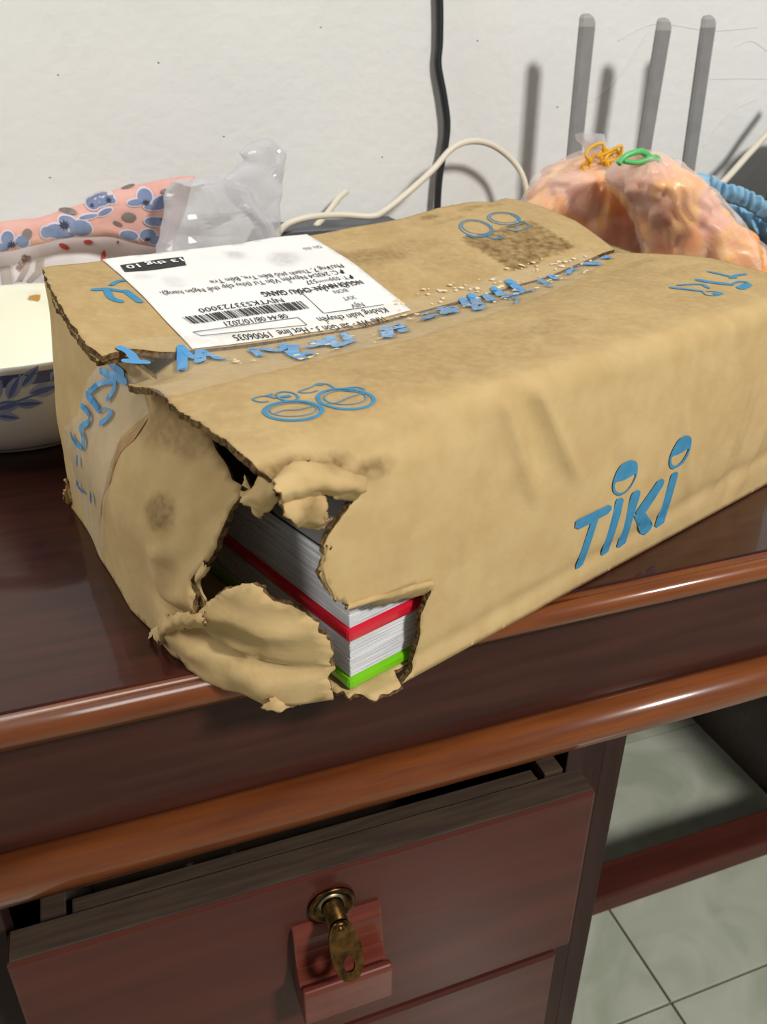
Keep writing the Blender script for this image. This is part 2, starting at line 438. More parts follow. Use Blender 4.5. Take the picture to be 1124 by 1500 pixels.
# top drawer, pulled out a little, slightly askew
dr = dk(tag(box('drawer', (-.092, .31, -.2885), (.2575, .332, -.134), M_drawer, desk, .0022), 'top drawer pulled slightly open'))
for nm, lo, hi in (('drawer_side', (-.078, .332, -.275), (-.064, .72, -.146)), ('drawer_side', (.232, .332, -.275), (.246, .72, -.132)),
                   ('drawer_bottom', (-.064, .332, -.275), (.232, .72, -.268)), ('drawer_back', (-.064, .706, -.268), (.232, .72, -.15))):
    box(nm, lo, hi, M_raw, dr, .001)
tag(box('inner_rail', (-.06, .335, -.15), (.23, .345, -.139), M_raw, dr, .001), 'raw brown batten behind the drawer front')
for px, py in ((277, 1273), (341, 1256)):
    c = at(px, py, .352)
    lathe('peg', [(0, -.006), (.0035, -.006), (.0038, 0), (.003, .004), (0, .0045)], M_iron, dr, 16, 'z', c)
tag(box('top_edge', (-.0905, .3118, -.1345), (.256, .3302, -.1330), M_raw, dr, .0005), 'unvarnished brown top edge')
# wooden pull
prof = [(.311, -.172), (.307, -.1735), (.3045, -.180), (.3035, -.190), (.3015, -.200), (.2975, -.2075), (.2945, -.2085), (.2925, -.2065), (.2915, -.2035), (.2895, -.2015), (.287, -.2012), (.2855, -.203), (.285, -.205), (.285, -.2295), (.2862, -.232), (.289, -.2335), (.311, -.2365)]
hd = extrude_x('handle', prof, .0555, .1105, M_handle, dr, False)
bmod = hd.modifiers.new('bevel', 'BEVEL'); bmod.width = .0012; bmod.segments = 2; bmod.limit_method = 'ANGLE'; bmod.angle_limit = radians(50)
tag(hd, 'wooden finger pull with a scooped top')
# lock: ring plate, barrel, collar
lc = Vector((.0805, .31, -.162))
lathe('lock_plate', [(.0085, .0002), (.0135, .0002), (.0145, .0012), (.0140, .0026), (.0125, .0032), (.0112, .0026), (.0105, .0012), (.0085, .001)], M_brass, dr, 40, 'y', lc)
lathe('lock_face', [(0, .0003), (.0086, .0003), (.0086, .0012), (0, .0012)], M_iron, dr, 32, 'y', lc)
lathe('lock_barrel', [(.0066, .001), (.0068, .004), (.0062, .0045), (.0060, .0150), (.0050, .0155), (.0048, .013), (0, .013)], M_brass, dr, 32, 'y', lc)
ky = empty('key', lc+Vector((0, -.013, 0)), 'tarnished brass key standing in the lock of the top drawer', 'key')
lathe('collar', [(.0032, 0), (.0050, .0005), (.0055, .002), (.0050, .004), (.0038, .0042), (.0030, .003), (.0028, .001)], M_brass, ky, 28, 'y', (0, -.001, -.001))
# bow: a flat oblong plate with an oval hole, tilted down
def ring2(a, b, n=36): return [(a*cos(2*pi*k/n), b*sin(2*pi*k/n)) for k in range(n)]
V = []; F = []; n = 36
outer = [(.0092*(abs(cos(2*pi*k/n))**.8)*(1 if cos(2*pi*k/n) >= 0 else -1), .0165*(abs(sin(2*pi*k/n))**.85)*(1 if sin(2*pi*k/n) >= 0 else -1)) for k in range(n)]
inner = [(.0032*cos(2*pi*k/n), -.0075+.0042*sin(2*pi*k/n)) for k in range(n)]
for h in (0, .0022):
    for x, y in outer: V.append((x, h, y))
    for x, y in inner: V.append((x, h, y))
for k in range(n):
    j = (k+1) % n
    F += [(k, j, n+j, n+k), (2*n+k, 3*n+k, 3*n+j, 2*n+j), (k, 2*n+k, 2*n+j, j), (n+k, n+j, 3*n+j, 3*n+k)]
bow = mk('bow', V, F, M_brass, ky, False); bow.location = (.001, -.013, -.009); bow.rotation_euler = (radians(-52), 0, radians(4))
bow.rotation_euler = (radians(-38), 0, radians(3))
tube('shank', [(0, .010, 0), (0, -.006, -.001)], .0026, M_brass, ky, 12, 1)
# second drawer
d2 = dk(tag(box('drawer', (-.092, .3165, -.46), (.2525, .338, -.3065), M_drawer, desk, .0022), 'second drawer below the first'))
box('drawer_side', (.228, .338, -.45), (.242, .70, -.312), M_raw, d2, .001); box('drawer_side', (-.078, .338, -.45), (-.064, .70, -.312), M_raw, d2, .001)
tag(box('inner_rail', (-.06, .341, -.315), (.225, .35, -.302), M_raw, d2, .001), 'raw brown batten behind the drawer front')

dk(tag(box('drawer', (-.092, .3265, -.70), (.2525, .348, -.466), M_drawer, desk, .0022), 'deep bottom drawer'))

# ------------------------------------------------------------------ cardboard box
BA = radians(19.61); BU = Vector((cos(BA), sin(BA), 0)); BV = Vector((-sin(BA), cos(BA), 0)); BO = Vector((.141, .308, .0005))-.085*BU
def bw(u, v, z): return BO+BU*u+BV*v+Vector((0, 0, z))
CB = CAM-BO; CB = Vector((CB.dot(BU), CB.dot(BV), CB.z))
def rb(px): d = ray(px); return Vector((d.dot(BU), d.dot(BV), d.z))
def b_at_v(px, v): d = rb(px); return CB+d*((v-CB.y)/d.y)
def b_at_u(px, u): d = rb(px); return CB+d*((u-CB.x)/d.x)
def b_at_z(px, z): d = rb(px); return CB+d*((z-CB.z)/d.z)
LB, DB, HB, RC = .425, .288, .142, .011
TH = .0034
bx = empty('cardboard_box', BO+BU*.2+BV*.14, 'torn and crushed brown cardboard parcel with blue lettering on the desk', 'box')
def bp(o): o.matrix_parent_inverse = Matrix.Translation(-bx.location); return o

SEAM = [(0, .1425), (.03, .140), (.06, .1375), (.10, .1345), (.15, .1325), (.25, .1355), (.32, .139), (.38, .1475), (.43, .150)]
TARC = HB-RC+RC*pi/2
TS_ = TARC+.1425-RC
def F(u, t):
    """front panel, rounded crease and front top flap as one sheet: u along, t up the panel and over the top"""
    zs = lerp_tab(SEAM, u)
    if t < HB-RC: v, z = 0, t; k = 0
    elif t < TARC:
        a = (t-(HB-RC))/RC; v = RC*(1-cos(a)); z = HB-RC+RC*sin(a); k = 0
    else:
        v = RC+(t-TARC); z = HB; k = (v-RC)/(.1425-RC)
    if k > 0:
        z += (zs-HB)*k**1.3+.004*sin(pi*min(k, 1))*sm(-.02, .12, u)
        z += .0012*nz(u, v, 3, 22)
        z += -.010*sm(.035, 0, u)*sm(.6, 1.0, k)          # flap dips at the left end of the seam
    else:
        pan = sm(0, .02, t)*sm(HB, HB-.03, t)
        v -= .004*sin(pi*min(1, max(0, t/HB)))*sin(pi*min(1, max(0, u/LB)))          # gentle bulge
        v += .0016*nz(u, t, 1, 16)*pan
        # shallow upright folds in the middle of the panel
        for cx, x2, amp, t0, t1, sl in ((.135, .0055, -.0030, .078, .150, -.41), (.165, .0055, -.0032, .080, .150, -.60), (.150, .010, .0022, .085, .150, -.5), (.098, .005, -.0010, .02, .13, 0), (.076, .005, .0014, .115, .15, .1),
                                    (.205, .008, .0014, .05, .14, -.3), (.271, .006, -.0014, .03, .11, -.46), (.35, .006, -.0020, .02, .12, .17), (.375, .006, .0016, .01, .12, .2), (.40, .006, -.0018, .01, .12, .3)):
            d = abs(u-cx-(t-.1)*sl)/x2
            v += amp*math.exp(-d*(d+.35))*sm(t0-.008, t0+.012, t)*sm(t1, t1-.02, t)
        # slanting crease low on the panel
        d = (t-.012-(u-.10)*.05)/.006
        v += .0016*math.exp(-d*d)
    # the crease is pushed in above the tear
    v_d = sm(.075, .035, abs(u-.045))*sm(HB-.022, HB-.006, t)*sm(TARC+.02, TARC-.002, t)
    v += .005*v_d; z -= .003*v_d
    return bw(u, v, z)
UB = [(-.02, .06), (.005, .042), (.011, .033), (.02, .016), (.031, .003), (.05, -.006), (.068, -.012), (.107, -.0155), (.145, -.0165), (.18, -.012), (.226, -.004), (.26, .001), (.291, .004)]
UT = [(-.02, .030), (.0, .030), (.03, .034), (.07, .030), (.10, .018), (.13, .010), (.15, .010), (.22, .011), (.291, .013)]
UM = [(-.02, .06), (.0, .036), (.012, .020), (.03, .004), (.05, -.004), (.07, -.008), (.107, -.013), (.145, -.014), (.226, -.004), (.291, .006)]
def E(v, z):
    """left end panel: v from front to back, z up"""
    ub, um, ut = lerp_tab(UB, v), lerp_tab(UM, v), lerp_tab(UT, v)
    k = max(-.1, min(1.05, z/.135))
    if k < .42:
        s = k/.42; u = ub+(um-ub)*s
    else:
        s = (k-.42)/.58; s = s*s*(3-2*s)*.5+s*.5; u = um+(ut-um)*s
    u += .0018*nz(v, z, 5, 26)+.016*sm(.095, .128, z)*sm(.125, .07, v)
    u -= .004*math.exp(-((z-.075)/.03)**2)*math.exp(-((v-.13)/.06)**2)
    # crushed fold along the bottom, a proud roll below the crease line
    zc = .026+.10*(v-.075)
    d = z-zc
    msk = sm(.115, .095, v)
    u -= .0045*msk*math.exp(-((d+.011)/.009)**2)
    u += .005*msk*math.exp(-(d/.0032)**2)
    u -= .003*msk*math.exp(-((d-.020)/.013)**2)
    u += .0018*msk*nz(v, z, 9, 75)-.0032*msk*(1-2*abs(nz(v*.8+z*.5, z, 4, 48)))*sm(.075, .05, z)
    return bw(u, v, z)
BEDGE = [(0, .166), (.05, .163), (.12, .162), (.21, .161), (.30, .165), (.34, .169), (.378, .172), (.43, .170)]
def B(u, v):
    """back top flap, rising to the back"""
    k = (v-.1435)/(DB-.1435); zs = lerp_tab(SEAM, u)+.0012; zb = lerp_tab(BEDGE, u)
    z = zs+(zb-zs)*(k if k < 1 else 1+(k-1)*.6)+.003*sin(pi*max(0, min(1, k)))
    z += .0008*nz(u, v, 7, 25)
    z += .004*sm(.03, 0, u)*sm(.3, 0, k)
    return bw(u, v, z)

# ---- stains, darker areas and painted dent shade, computed in box coordinates
def blob(s, t, c, rx, ry, soft=.45, sc=60, amp=.5):
    d = math.hypot((s-c[0])/rx, (t-c[1])/ry)+amp*nz(s, t, c[0]*9, sc)
    return sm(1+soft*.5, 1-soft, d)
b_sta = [find(B, p, (.3, .22)) for p in ((671, 350), (752, 396), (844, 362), (774, 322))]
bl = [(find(B, p, (.25, .22)), rx, ry, a) for p, rx, ry, a in (((540, 375), .035, .018, .55), ((600, 360), .030, .018, .35), ((690, 390), .02, .012, .3), ((640, 385), .035, .014, .3), ((630, 318), .012, .006, .6), ((690, 305), .02, .005, .45), ((725, 300), .012, .005, .4), ((650, 325), .02, .005, .35))]
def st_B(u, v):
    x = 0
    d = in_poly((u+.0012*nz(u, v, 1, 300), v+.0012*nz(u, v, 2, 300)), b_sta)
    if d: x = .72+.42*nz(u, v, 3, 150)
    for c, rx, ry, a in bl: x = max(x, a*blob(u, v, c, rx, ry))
    x = max(x, .22+.08*nz(u, v, 4, 40)+.08*nz(u, v, 9, 14))  # overall darker tone across the back flap
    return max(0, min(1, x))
fl_ = [(find(F, p, (.25, TARC+.05)), rx, ry, a) for p, rx, ry, a in (((800, 480), .035, .010, .38), ((840, 445), .03, .008, .25), ((770, 492), .02, .006, .3), ((1000, 395), .05, .006, .3), ((925, 390), .025, .006, .45), ((930, 450), .03, .01, .2), ((350, 560), .02, .006, .22), ((520, 640), .05, .010, .12), ((440, 600), .01, .004, .3), ((285, 590), .03, .012, .16))]
cr0 = find(F, (420, 690), (.02, TARC)); cr1 = find(F, (470, 690), (.04, TARC)); cr2 = find(F, (525, 694), (.07, TARC))
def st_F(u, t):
    x = .03+.05*nz(u, t, 4, 45)+(.24+.10*nz(u, t, 8, 14))*sm(TARC-.008, TARC+.014, t+.006*nz(u, t, 6, 40))  # overall darker tone on the top, fading in past the crease
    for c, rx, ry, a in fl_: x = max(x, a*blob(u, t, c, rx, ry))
    for c in (cr0, cr1, cr2): x = max(x, .75*blob(u, t, c, .017, .0055, .8))  # shade of the dent above the tear, painted into the card colour
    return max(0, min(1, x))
el = [(find(E, p, (.1, .08)), rx, ry, a) for p, rx, ry, a in (((232, 745), .011, .010, .62), ((262, 628), .03, .012, .45), ((225, 625), .02, .010, .35), ((300, 640), .02, .01, .3), ((240, 850), .012, .02, .16), ((205, 600), .012, .01, .3))]  # darker spots mid panel and below the flap edge
def st_E(v, z):
    x = .06+.08*nz(v, z, 4, 35)
    for c, rx, ry, a in el: x = max(x, a*blob(v, z, c, rx, ry))
    return max(0, min(1, x))

# ---- front sheet outline (tear on its left), in surface parameters
def trace(S, pts, g): return onto(S, pts, g)
tear_flap = trace(F, [(236, 575), (262, 602), (300, 624), (340, 652), (372, 680), (388, 694), (402, 706)], (.0, TARC+.08))
tear_top = trace(F, [(412, 694), (432, 686), (470, 686), (505, 693), (530, 703)], (.02, TARC))
tear_front = trace(F, [(527, 722), (508, 748), (482, 783), (474, 800), (477, 820), (468, 842), (480, 866), (512, 889), (560, 876), (602, 860), (630, 853), (633, 862), (617, 900), (613, 940), (604, 982), (589, 1003)], (.07, .12))
tf = tear_front[-1]
pl = [(-.002, TS_-.006), (-.004, TS_-.03)]+tear_flap+tear_top+tear_front
nj = len(pl)
pl += [(tf[0]+.004, 0), (LB, 0), (LB, TARC), (LB-.002, TS_-.06), (LB-.035, TS_-.002)]
pl += [(.30, TS_), (.20, TS_), (.08, TS_), (.03, TS_-.002)]
front = bp(tag(sheet('front_panel', resample(pl, .0022, set(range(0, nj)), .0008), F, .0030, TH, [M_card, M_flute], bx, stain_shade=st_F), 'front panel and top flap with a ragged tear at the left'))
# ---- left end panel
hole = trace(E, [(487, 1012), (485, 985), (487, 962), (478, 934), (468, 912), (430, 888), (396, 876), (386, 862), (370, 854), (332, 862), (302, 882), (293, 904), (283, 893), (287, 870), (279, 850), (293, 832), (306, 822), (318, 800), (328, 770), (340, 744), (352, 728)], (.02, .02))
ez = lambda v: .1345+.004*sm(.1, .16, v)
ep = hole+[(hole[-1][0]+.006, .104), (.056, .100), (.070, .101), (.088, .110), (.108, .123), (.13, .135), (.18, .139), (.23, .145), (.285, .155), (.2855, 0), (.226, 0), (.18, 0), (.145, 0), (.107, 0), (.068, 0), (.05, 0), (.031, 0), (.02, 0), (hole[0][0]+.001, 0)]
end = bp(tag(sheet('end_panel', resample(ep, .0022, set(range(len(hole))), .0008), E, .0034, TH, [M_card, M_flute], bx, flip=True, stain_shade=st_E), 'crushed left end panel with a hole torn at its corner'))
# ---- back flap
le = trace(B, [(62, 392), (78, 428), (100, 466), (128, 506), (150, 522)], (.01, .27))
bpl = le+[(.004, .146), (.02, .1435), (.1, .1432), (.2, .1432), (.3, .1432), (LB-.032, .1445), (LB-.012, .20), (LB-.006, .255)]
be = trace(B, [(742, 290), (722, 296), (690, 296), (640, 305), (590, 320), (450, 345), (300, 363), (150, 382), (80, 389)], (LB-.01, .285))
bpl += be
back = bp(tag(sheet('back_flap', resample(bpl, .0024, set(range(0, 5)) | set(range(len(bpl)-len(be)-1, len(bpl)-6)), .0008), B, .0032, TH, [M_card, M_flute], bx, stain_shade=st_B), 'stained back top flap under the shipping label'))
# second ply under the left edge of the back flap
le2 = [(u+.002, v) for u, v in trace(B, [(66, 410), (74, 440), (82, 446), (112, 494), (135, 518)], (.01, .27))]
def B2(u, v): return B(u, v)-Vector((0, 0, TH+.0006))
bp(sheet('inner_flap', resample(le2+[(.06, .15), (.06, .27)], .003, {0, 1, 2, 3}, .0007), B2, .006, .0028, [M_card, M_flute], bx, stain_shade=st_B))
# ---- plain panels: back, right end, bottom
def PB(u, z): return bw(u, DB-.002, z)
bp(sheet('back_panel', [(.012, 0), (LB, 0)]+[(u, lerp_tab(BEDGE, u)-.005) for u in (LB, .378, .34, .30, .21, .12, .05, .016)], PB, .02, TH, [M_card, M_flute], bx, flip=True))
def PR(v, z): return bw(LB-.002, v, z)
bp(sheet('end_panel', [(.003, 0), (DB-.003, 0), (DB-.003, .163), (.2, .15), (.145, .143), (.07, .14), (.008, .136)], PR, .02, TH, [M_card, M_flute], bx))
def PT(u, v):
    wv = sm(.13, .05, u)*sm(.06, .02, v)
    return bw(u, v, .0034+wv*(.0006*sin(u*900+v*260)))
bot = [tuple(b_at_z(p, .0034))[:2] for p in ((484, 1008), (493, 1014), (503, 1013), (511, 1022), (521, 1016), (531, 1016), (541, 1023), (552, 1025), (560, 1016), (572, 1015), (588, 1005))]
ub = [(lerp_tab(UB, v)+.002, v) for v in (.016, .03, .05, .068, .107, .145, .18, .226, .26, .284)]
bp(tag(sheet('bottom_panel', resample([(p.x, p.y) for p in spline([(x, y, 0) for x, y in bot], 4)]+[(.062, .007), (LB-.004, .007), (LB-.004, DB-.003), (.006, DB-.003)]+ub[::-1], .003), PT, .0045, .0022, [M_card, M_flute], bx, flip=False), 'bottom panel with a wavy torn corner'))

# ---- crumpled torn pieces
def crumple(name, rows, amp=.0017, th=.0011, label=None, n=9):
    """rows of box-space points -> smooth crumpled scrap with thickness"""
    R = [spline([Vector(p) for p in r], n) for r in rows]
    cols = [spline([r[i] for r in R], n) for i in range(len(R[0]))]
    nu, nv = len(cols), len(cols[0]); P = []
    rid = lambda p, o, f: 1-2*abs(nz(p.x+o, p.y-o, p.z, f))
    for i in range(nu):
        for j in range(nv):
            p = cols[i][j]
            q = Vector((rid(p, 1, 48), rid(p, 4, 48), rid(p, 7, 48)))*amp*.9+Vector((rid(p, 2, 125), rid(p, 5, 125), rid(p, 8, 125)))*amp*.5-Vector((1, 1, 1))*amp*.4
            if i in (0, nu-1) or j in (0, nv-1): q += Vector([random.uniform(-1, 1)*.0006+.0014*nz(p.x, p.y, p.z+k*3, 330) for k in range(3)])
            P.append(bw(*(p+q)))
    Fc = [(i*nv+j, (i+1)*nv+j, (i+1)*nv+j+1, i*nv+j+1) for i in range(nu-1) for j in range(nv-1)]
    o = mk(name, P, Fc, [M_card, M_flute], bx, True)
    so = o.modifiers.new('thick', 'SOLIDIFY'); so.thickness = th; so.offset = -1; so.material_offset_rim = 1
    A = o.data.attributes.new('stain_shade', 'FLOAT', 'POINT'); A.data.foreach_set('value', [max(0, .12+.5*nz(p.x, p.y, p.z, 90)) for p in P])
    if label: tag(o, label)
    return bp(o)
rv = lambda pts, v: [b_at_v(p, v) for p in pts]
ru = lambda pts, u: [b_at_u(p, u) for p in pts]
crumple('torn_scrap', [rv([(400, 704), (430, 684), (470, 682), (505, 689), (532, 701)], .006), rv([(402, 714), (432, 703), (470, 697), (507, 700), (533, 708)], -.002), rv([(408, 730), (436, 721), (472, 713), (505, 715), (526, 722)], -.006),
                       rv([(414, 744), (438, 738), (466, 731), (496, 731), (515, 735)], -.001)], label='folded-over lip above the hole')
crumple('torn_scrap', [rv([(412, 738), (432, 724), (455, 722), (470, 730)], .001), rv([(414, 750), (436, 742), (460, 742), (478, 745)], -.004), rv([(424, 764), (445, 760), (464, 764), (480, 758)], -.003),
                       rv([(448, 776), (462, 778), (474, 776), (484, 766)], .004)], label='crumpled tongue of card hanging at the hole')
crumple('torn_scrap', [ru([(352, 730), (372, 712), (392, 700), (408, 706)], .002), ru([(354, 734), (374, 728), (394, 720), (408, 718)], -.003), ru([(362, 742), (376, 746), (392, 738), (404, 728)], -.001), ru([(374, 752), (381, 758), (388, 754), (398, 740)], .003)], label='ragged scrap at the top corner of the hole')
crumple('torn_scrap', [rv([(505, 884), (540, 876), (585, 864), (632, 851)], .001), rv([(507, 893), (545, 881), (590, 868), (634, 856)], -.003), rv([(512, 889), (548, 884), (594, 876), (632, 865)], .003)], .0010, label='curled paper edge over the books')
crumple('torn_scrap', [rv([(474, 800), (470, 822), (467, 842), (482, 868)], .0005), rv([(484, 800), (478, 822), (477, 844), (494, 876)], -.003), rv([(478, 806), (474, 824), (472, 842), (486, 866)], .004)], .0008)
crumple('torn_scrap', [ru([(283, 890), (292, 866), (280, 848), (300, 826)], -.006), ru([(292, 905), (300, 890), (288, 858), (303, 832)], -.010), ru([(300, 912), (296, 898), (284, 860), (300, 826)], -.004)], .0014)
crumple('torn_scrap', [ru([(222, 938), (238, 912), (268, 902), (296, 906)], -.018), ru([(232, 942), (248, 922), (272, 914), (300, 912)], -.022), ru([(240, 940), (256, 930), (276, 922), (300, 918)], -.016)], .0022, label='crumpled fold at the lower left of the hole')
crumple('torn_scrap', [rv([(398, 1018), (416, 1022), (438, 1020)], .026), rv([(388, 1034), (410, 1032), (446, 1026)], .024), rv([(384, 1040), (408, 1042), (436, 1034)], .024)], .0012, label='small rag of paper under the lower corner')
crumple('torn_scrap', [rv([(925, 826), (945, 820), (968, 812)], .0015), rv([(930, 832), (948, 826), (964, 820)], -.004), rv([(944, 832), (958, 829), (966, 826)], -.004)], .001)
crumple('torn_scrap', [rv([(98, 700), (104, 716), (106, 738)], .282), rv([(94, 712), (98, 726), (104, 738)], .285), rv([(92, 730), (98, 734), (104, 740)], .284)], .001)

# ---- blue prints on the card
q = lambda pts, ox, oy, s: [(ox+x/s, oy+y/s) for x, y in pts]
def fpoly(pts, g=(.27, .08)): return onto(F, pts, g)
C6 = lambda pts: fpoly(q(pts, 640, 600, 2.322))
logo = [C6([(470, 380), (482, 370), (580, 323), (592, 326), (592, 338), (580, 353), (547, 370), (494, 526), (484, 536), (472, 541), (470, 530), (478, 510), (521, 386), (482, 405), (468, 400)]),
        C6([(612, 302), (628, 298), (634, 306), (630, 322), (580, 483), (562, 495), (556, 490), (562, 468), (606, 312)]),
        C6([(665, 280), (680, 272), (690, 276), (689, 290), (676, 332), (640, 452), (620, 468), (610, 466), (614, 450), (658, 294)]),
        C6([(674, 348), (748, 242), (764, 233), (772, 240), (768, 256), (714, 340), (690, 366)]), C6([(668, 360), (700, 338), (724, 372), (733, 390), (724, 408), (705, 426), (690, 420)]),
        C6([(800, 216), (812, 209), (819, 214), (816, 228), (770, 385), (748, 400), (739, 396), (744, 378), (794, 226)])]
def smile(out, hole):
    """solid upper part and thin rim round an open mouth"""
    o = spline([Vector((x, y, 0)) for x, y in out], 4, True); h = spline([Vector((x, y, 0)) for x, y in hole], 4, True)
    n = len(o); c = sum(h, Vector())/len(h); polys = []
    # resample mouth by angle of the outer points
    def hit(ang):
        best = None; d = Vector((cos(ang), sin(ang), 0))
        for i in range(len(h)):
            a, b = h[i-1]-c, h[i]-c; e = b-a; den = d.x*e.y-d.y*e.x
            if abs(den) < 1e-9: continue
            t = (a.x*e.y-a.y*e.x)/den; s = (a.x*d.y-a.y*d.x)/den
            if t > 0 and -.001 <= s <= 1.001 and (best is None or t > best): best = t
        return c+d*(best or 0)
    hh = [hit(math.atan2(p.y-c.y, p.x-c.x)) for p in o]
    for i in range(n):
        j = (i+1) % n; polys.append([(o[i].x, o[i].y), (o[j].x, o[j].y), (hh[j].x, hh[j].y), (hh[i].x, hh[i].y)])
    return [fpoly(q(p, 640, 600, 2.322)) for p in polys]
logo += smile([(655, 171), (676, 177), (681, 196), (676, 228), (654, 268), (626, 290), (602, 284), (595, 262), (602, 228), (624, 188)], [(606, 247), (640, 236), (673, 218), (664, 246), (645, 272), (622, 282), (605, 272)])
logo += smile([(845, 87), (860, 92), (864, 110), (856, 146), (836, 180), (806, 200), (791, 194), (789, 170), (800, 136), (822, 100)], [(798, 160), (826, 148), (855, 130), (846, 152), (828, 178), (807, 190), (797, 182)])
bp(tag(decal('printed_logo', logo, F, M_ink, bx, .0007, .003), 'large blue TIKI lettering with smiling dots on the front'))
def lines(S, strokes, g, wd, sc=None):
    polys = []
    for st in strokes:
        cl = st[-1] == 'c'; pts = [p for p in st if p != 'c']
        ww = wd
        if isinstance(pts[0], (int, float)): ww = pts[0]; pts = pts[1:]
        P = onto(S, pts, g); polys += stroke_poly(P, ww*(sc or 1), 5, cl)
    return polys
# ring emblems, front flap (crop scale 3.122 from 340,480)
c4 = lambda *p: [(340+x/3.122, 480+y/3.122) for x, y in p]
ell = lambda cx, cy, rx, ry, rot=0, n=10: [(cx+rx*cos(2*pi*k/n)*cos(rot)-ry*sin(2*pi*k/n)*sin(rot), cy+rx*cos(2*pi*k/n)*sin(rot)+ry*sin(2*pi*k/n)*cos(rot)) for k in range(n)]
em = [[.0030]+c4(*ell(280, 382, 132, 44, -.02))+['c'], [.0010]+c4(*ell(280, 378, 108, 30, -.04))+['c'], [.0011]+c4((195, 395), (240, 380), (300, 378), (370, 362)),
      [.0016]+c4(*ell(252, 316, 50, 20, .12))+['c'], [.0040]+c4((235, 318), (258, 316)), [.0013]+c4((200, 325), (150, 315), (95, 328), (125, 342), (165, 340)), [.0012]+c4((150, 316), (185, 305), (170, 320)),
      [.0028]+c4(*ell(520, 328, 128, 46, .05))+['c'], [.0010]+c4(*ell(516, 322, 96, 32, .0))+['c'], [.0011]+c4((440, 348), (480, 345), (540, 320), (610, 300)),
      [.0013]+c4((605, 285), (575, 275), (520, 278), (480, 285), (440, 262), (395, 258), (360, 275), (305, 296), (350, 300), (390, 290)), [.0022]+c4((395, 265), (415, 262)), [.0011]+c4((600, 288), (560, 295), (500, 290))]
bp(tag(decal('printed_emblem', lines(F, em, (.05, TARC+.05), .0015, .68), F, M_ink, bx, .0004, .006), 'pair of thin blue ring emblems on the front flap'))
c5 = lambda *p: [(620+x/4.014, 290+y/4.014) for x, y in p]
em = [[.0016]+c5(*ell(312, 180, 100, 48, .18))+['c'], [.0011]+c5(*ell(312, 176, 84, 36, .18))+['c'], [.0016]+c5(*ell(475, 122, 96, 36, .08))+['c'], [.0011]+c5(*ell(475, 120, 80, 27, .08))+['c'],
      [.0026]+c5((255, 222), (300, 232), (350, 222), (390, 215)), [.0022]+c5((385, 232), (420, 242), (465, 232), (440, 222)), [.0016]+c5((490, 185), (530, 195), (580, 190), (625, 165), (600, 150), (560, 160), (545, 180)), [.0016]+c5((520, 100), (550, 118), (570, 140))]
bp(tag(decal('printed_emblem', lines(B, em, (.37, .25), .0015, .75), B, M_ink, bx, .0004, .006), 'pair of blue ring emblems on the back flap'))
# lettering on the right end of the front flap (crop scale 6.854 from 960,380)
c7 = lambda *p: [(960+x/6.854, 380+y/6.854) for x, y in p]
em = [[.0052]+c7((440, 212), (560, 232), (720, 250)), [.0034]+c7((545, 128), (640, 148), (760, 178)), [.0030]+c7((760, 180), (830, 160), (900, 152)), [.0030]+c7((760, 190), (800, 186)),
      [.0022]+c7((765, 262), (800, 238), (860, 225), (920, 232)), [.0062]+c7((860, 290), (900, 272), (925, 255)),
      [.0030]+c7((470, 255), (510, 275), (530, 288)), [.0022]+c7((230, 262), (340, 255), (440, 252)), [.0032]+c7((165, 286), (300, 302), (460, 322)), [.0014]+c7((480, 335), (520, 362), (600, 366), (670, 345), (610, 328), (520, 325)), [.0036]+c7((600, 350), (655, 342))]
bp(tag(decal('printed_logo', lines(F, em, (.40, TARC+.05), .002), F, M_ink, bx, .0004, .004), 'small blue TIKI lettering at the right of the front flap'))
em = [[.0040, (138, 425), (158, 424), (176, 427)], [.0044, (157, 427), (163, 437), (176, 442)], [.0046, (184, 427), (204, 442)], [.0032, (163, 418), (172, 413), (184, 411)]]
bp(tag(decal('printed_logo', lines(B, em, (.05, .22), .003), B, M_ink, bx, .0004, .004), 'blue TIKI lettering partly under the label'))

# ---- packing tape along the seam and down the left end
def TP(u, v):
    """tape over the seam: rides on both flaps and bridges the gap"""
    t = TARC+v-RC
    zf = (F(u, min(t, TS_))-BO).z; zb = (B(u, max(v, .1436))-BO).z
    k = sm(.134, .150, v)
    z = zf*(1-k)+zb*k+.0011+.0007*max(0, nz(u, v, 2, 120))+.0006*nz(u, v, 5, 300)
    return bw(u, v, z)
def TP0(u, v):
    k = max(0, v-.092)/.05
    return bw(u, v, HB+.004+(lerp_tab(SEAM, u)-HB)*min(1, k)+max(0, v-.1435)*.18)
def TE(v, z):
    """tape down the end panel"""
    p = E(v, min(z, .134)); h = 1e-3; n_ = (E(v, min(z, .134)+h)-E(v, min(z, .134)-h)).cross(E(v+h, min(z, .134))-E(v-h, min(z, .134))).normalized()
    if n_.dot(BU) > 0: n_ = -n_
    p = p+n_*(.0013+.0007*max(0, nz(v, z, 2, 120))+.0008*(1-abs(2*nz(v, z*.7, 6, 75)))*sm(.16, .22, v))
    if z > .134:
        p += Vector((0, 0, z-.134))
    return p
tp = trace(TP0, [(205, 552), (240, 574), (330, 555), (450, 522), (600, 490), (760, 440), (890, 378)], (.01, .10))+[(.372, .150), (.30, .158), (.22, .157), (.15, .156), (.07, .157), (.022, .158), (.004, .150)]
bp(tag(sheet('packing_tape', resample(tp, .004), TP, .004, 0, M_tape, bx), 'clear printed packing tape along the top seam'))
te = trace(TE, [(150, 522), (126, 560), (112, 610), (93, 630), (97, 660), (112, 720), (130, 775), (150, 818), (152, 800), (150, 760), (162, 700), (176, 640), (218, 604), (205, 560)], (.19, .12))
bp(tag(sheet('packing_tape', resample(te, .004), TE, .003, 0, M_tape2, bx, flip=True), 'clear printed packing tape down the left end'))
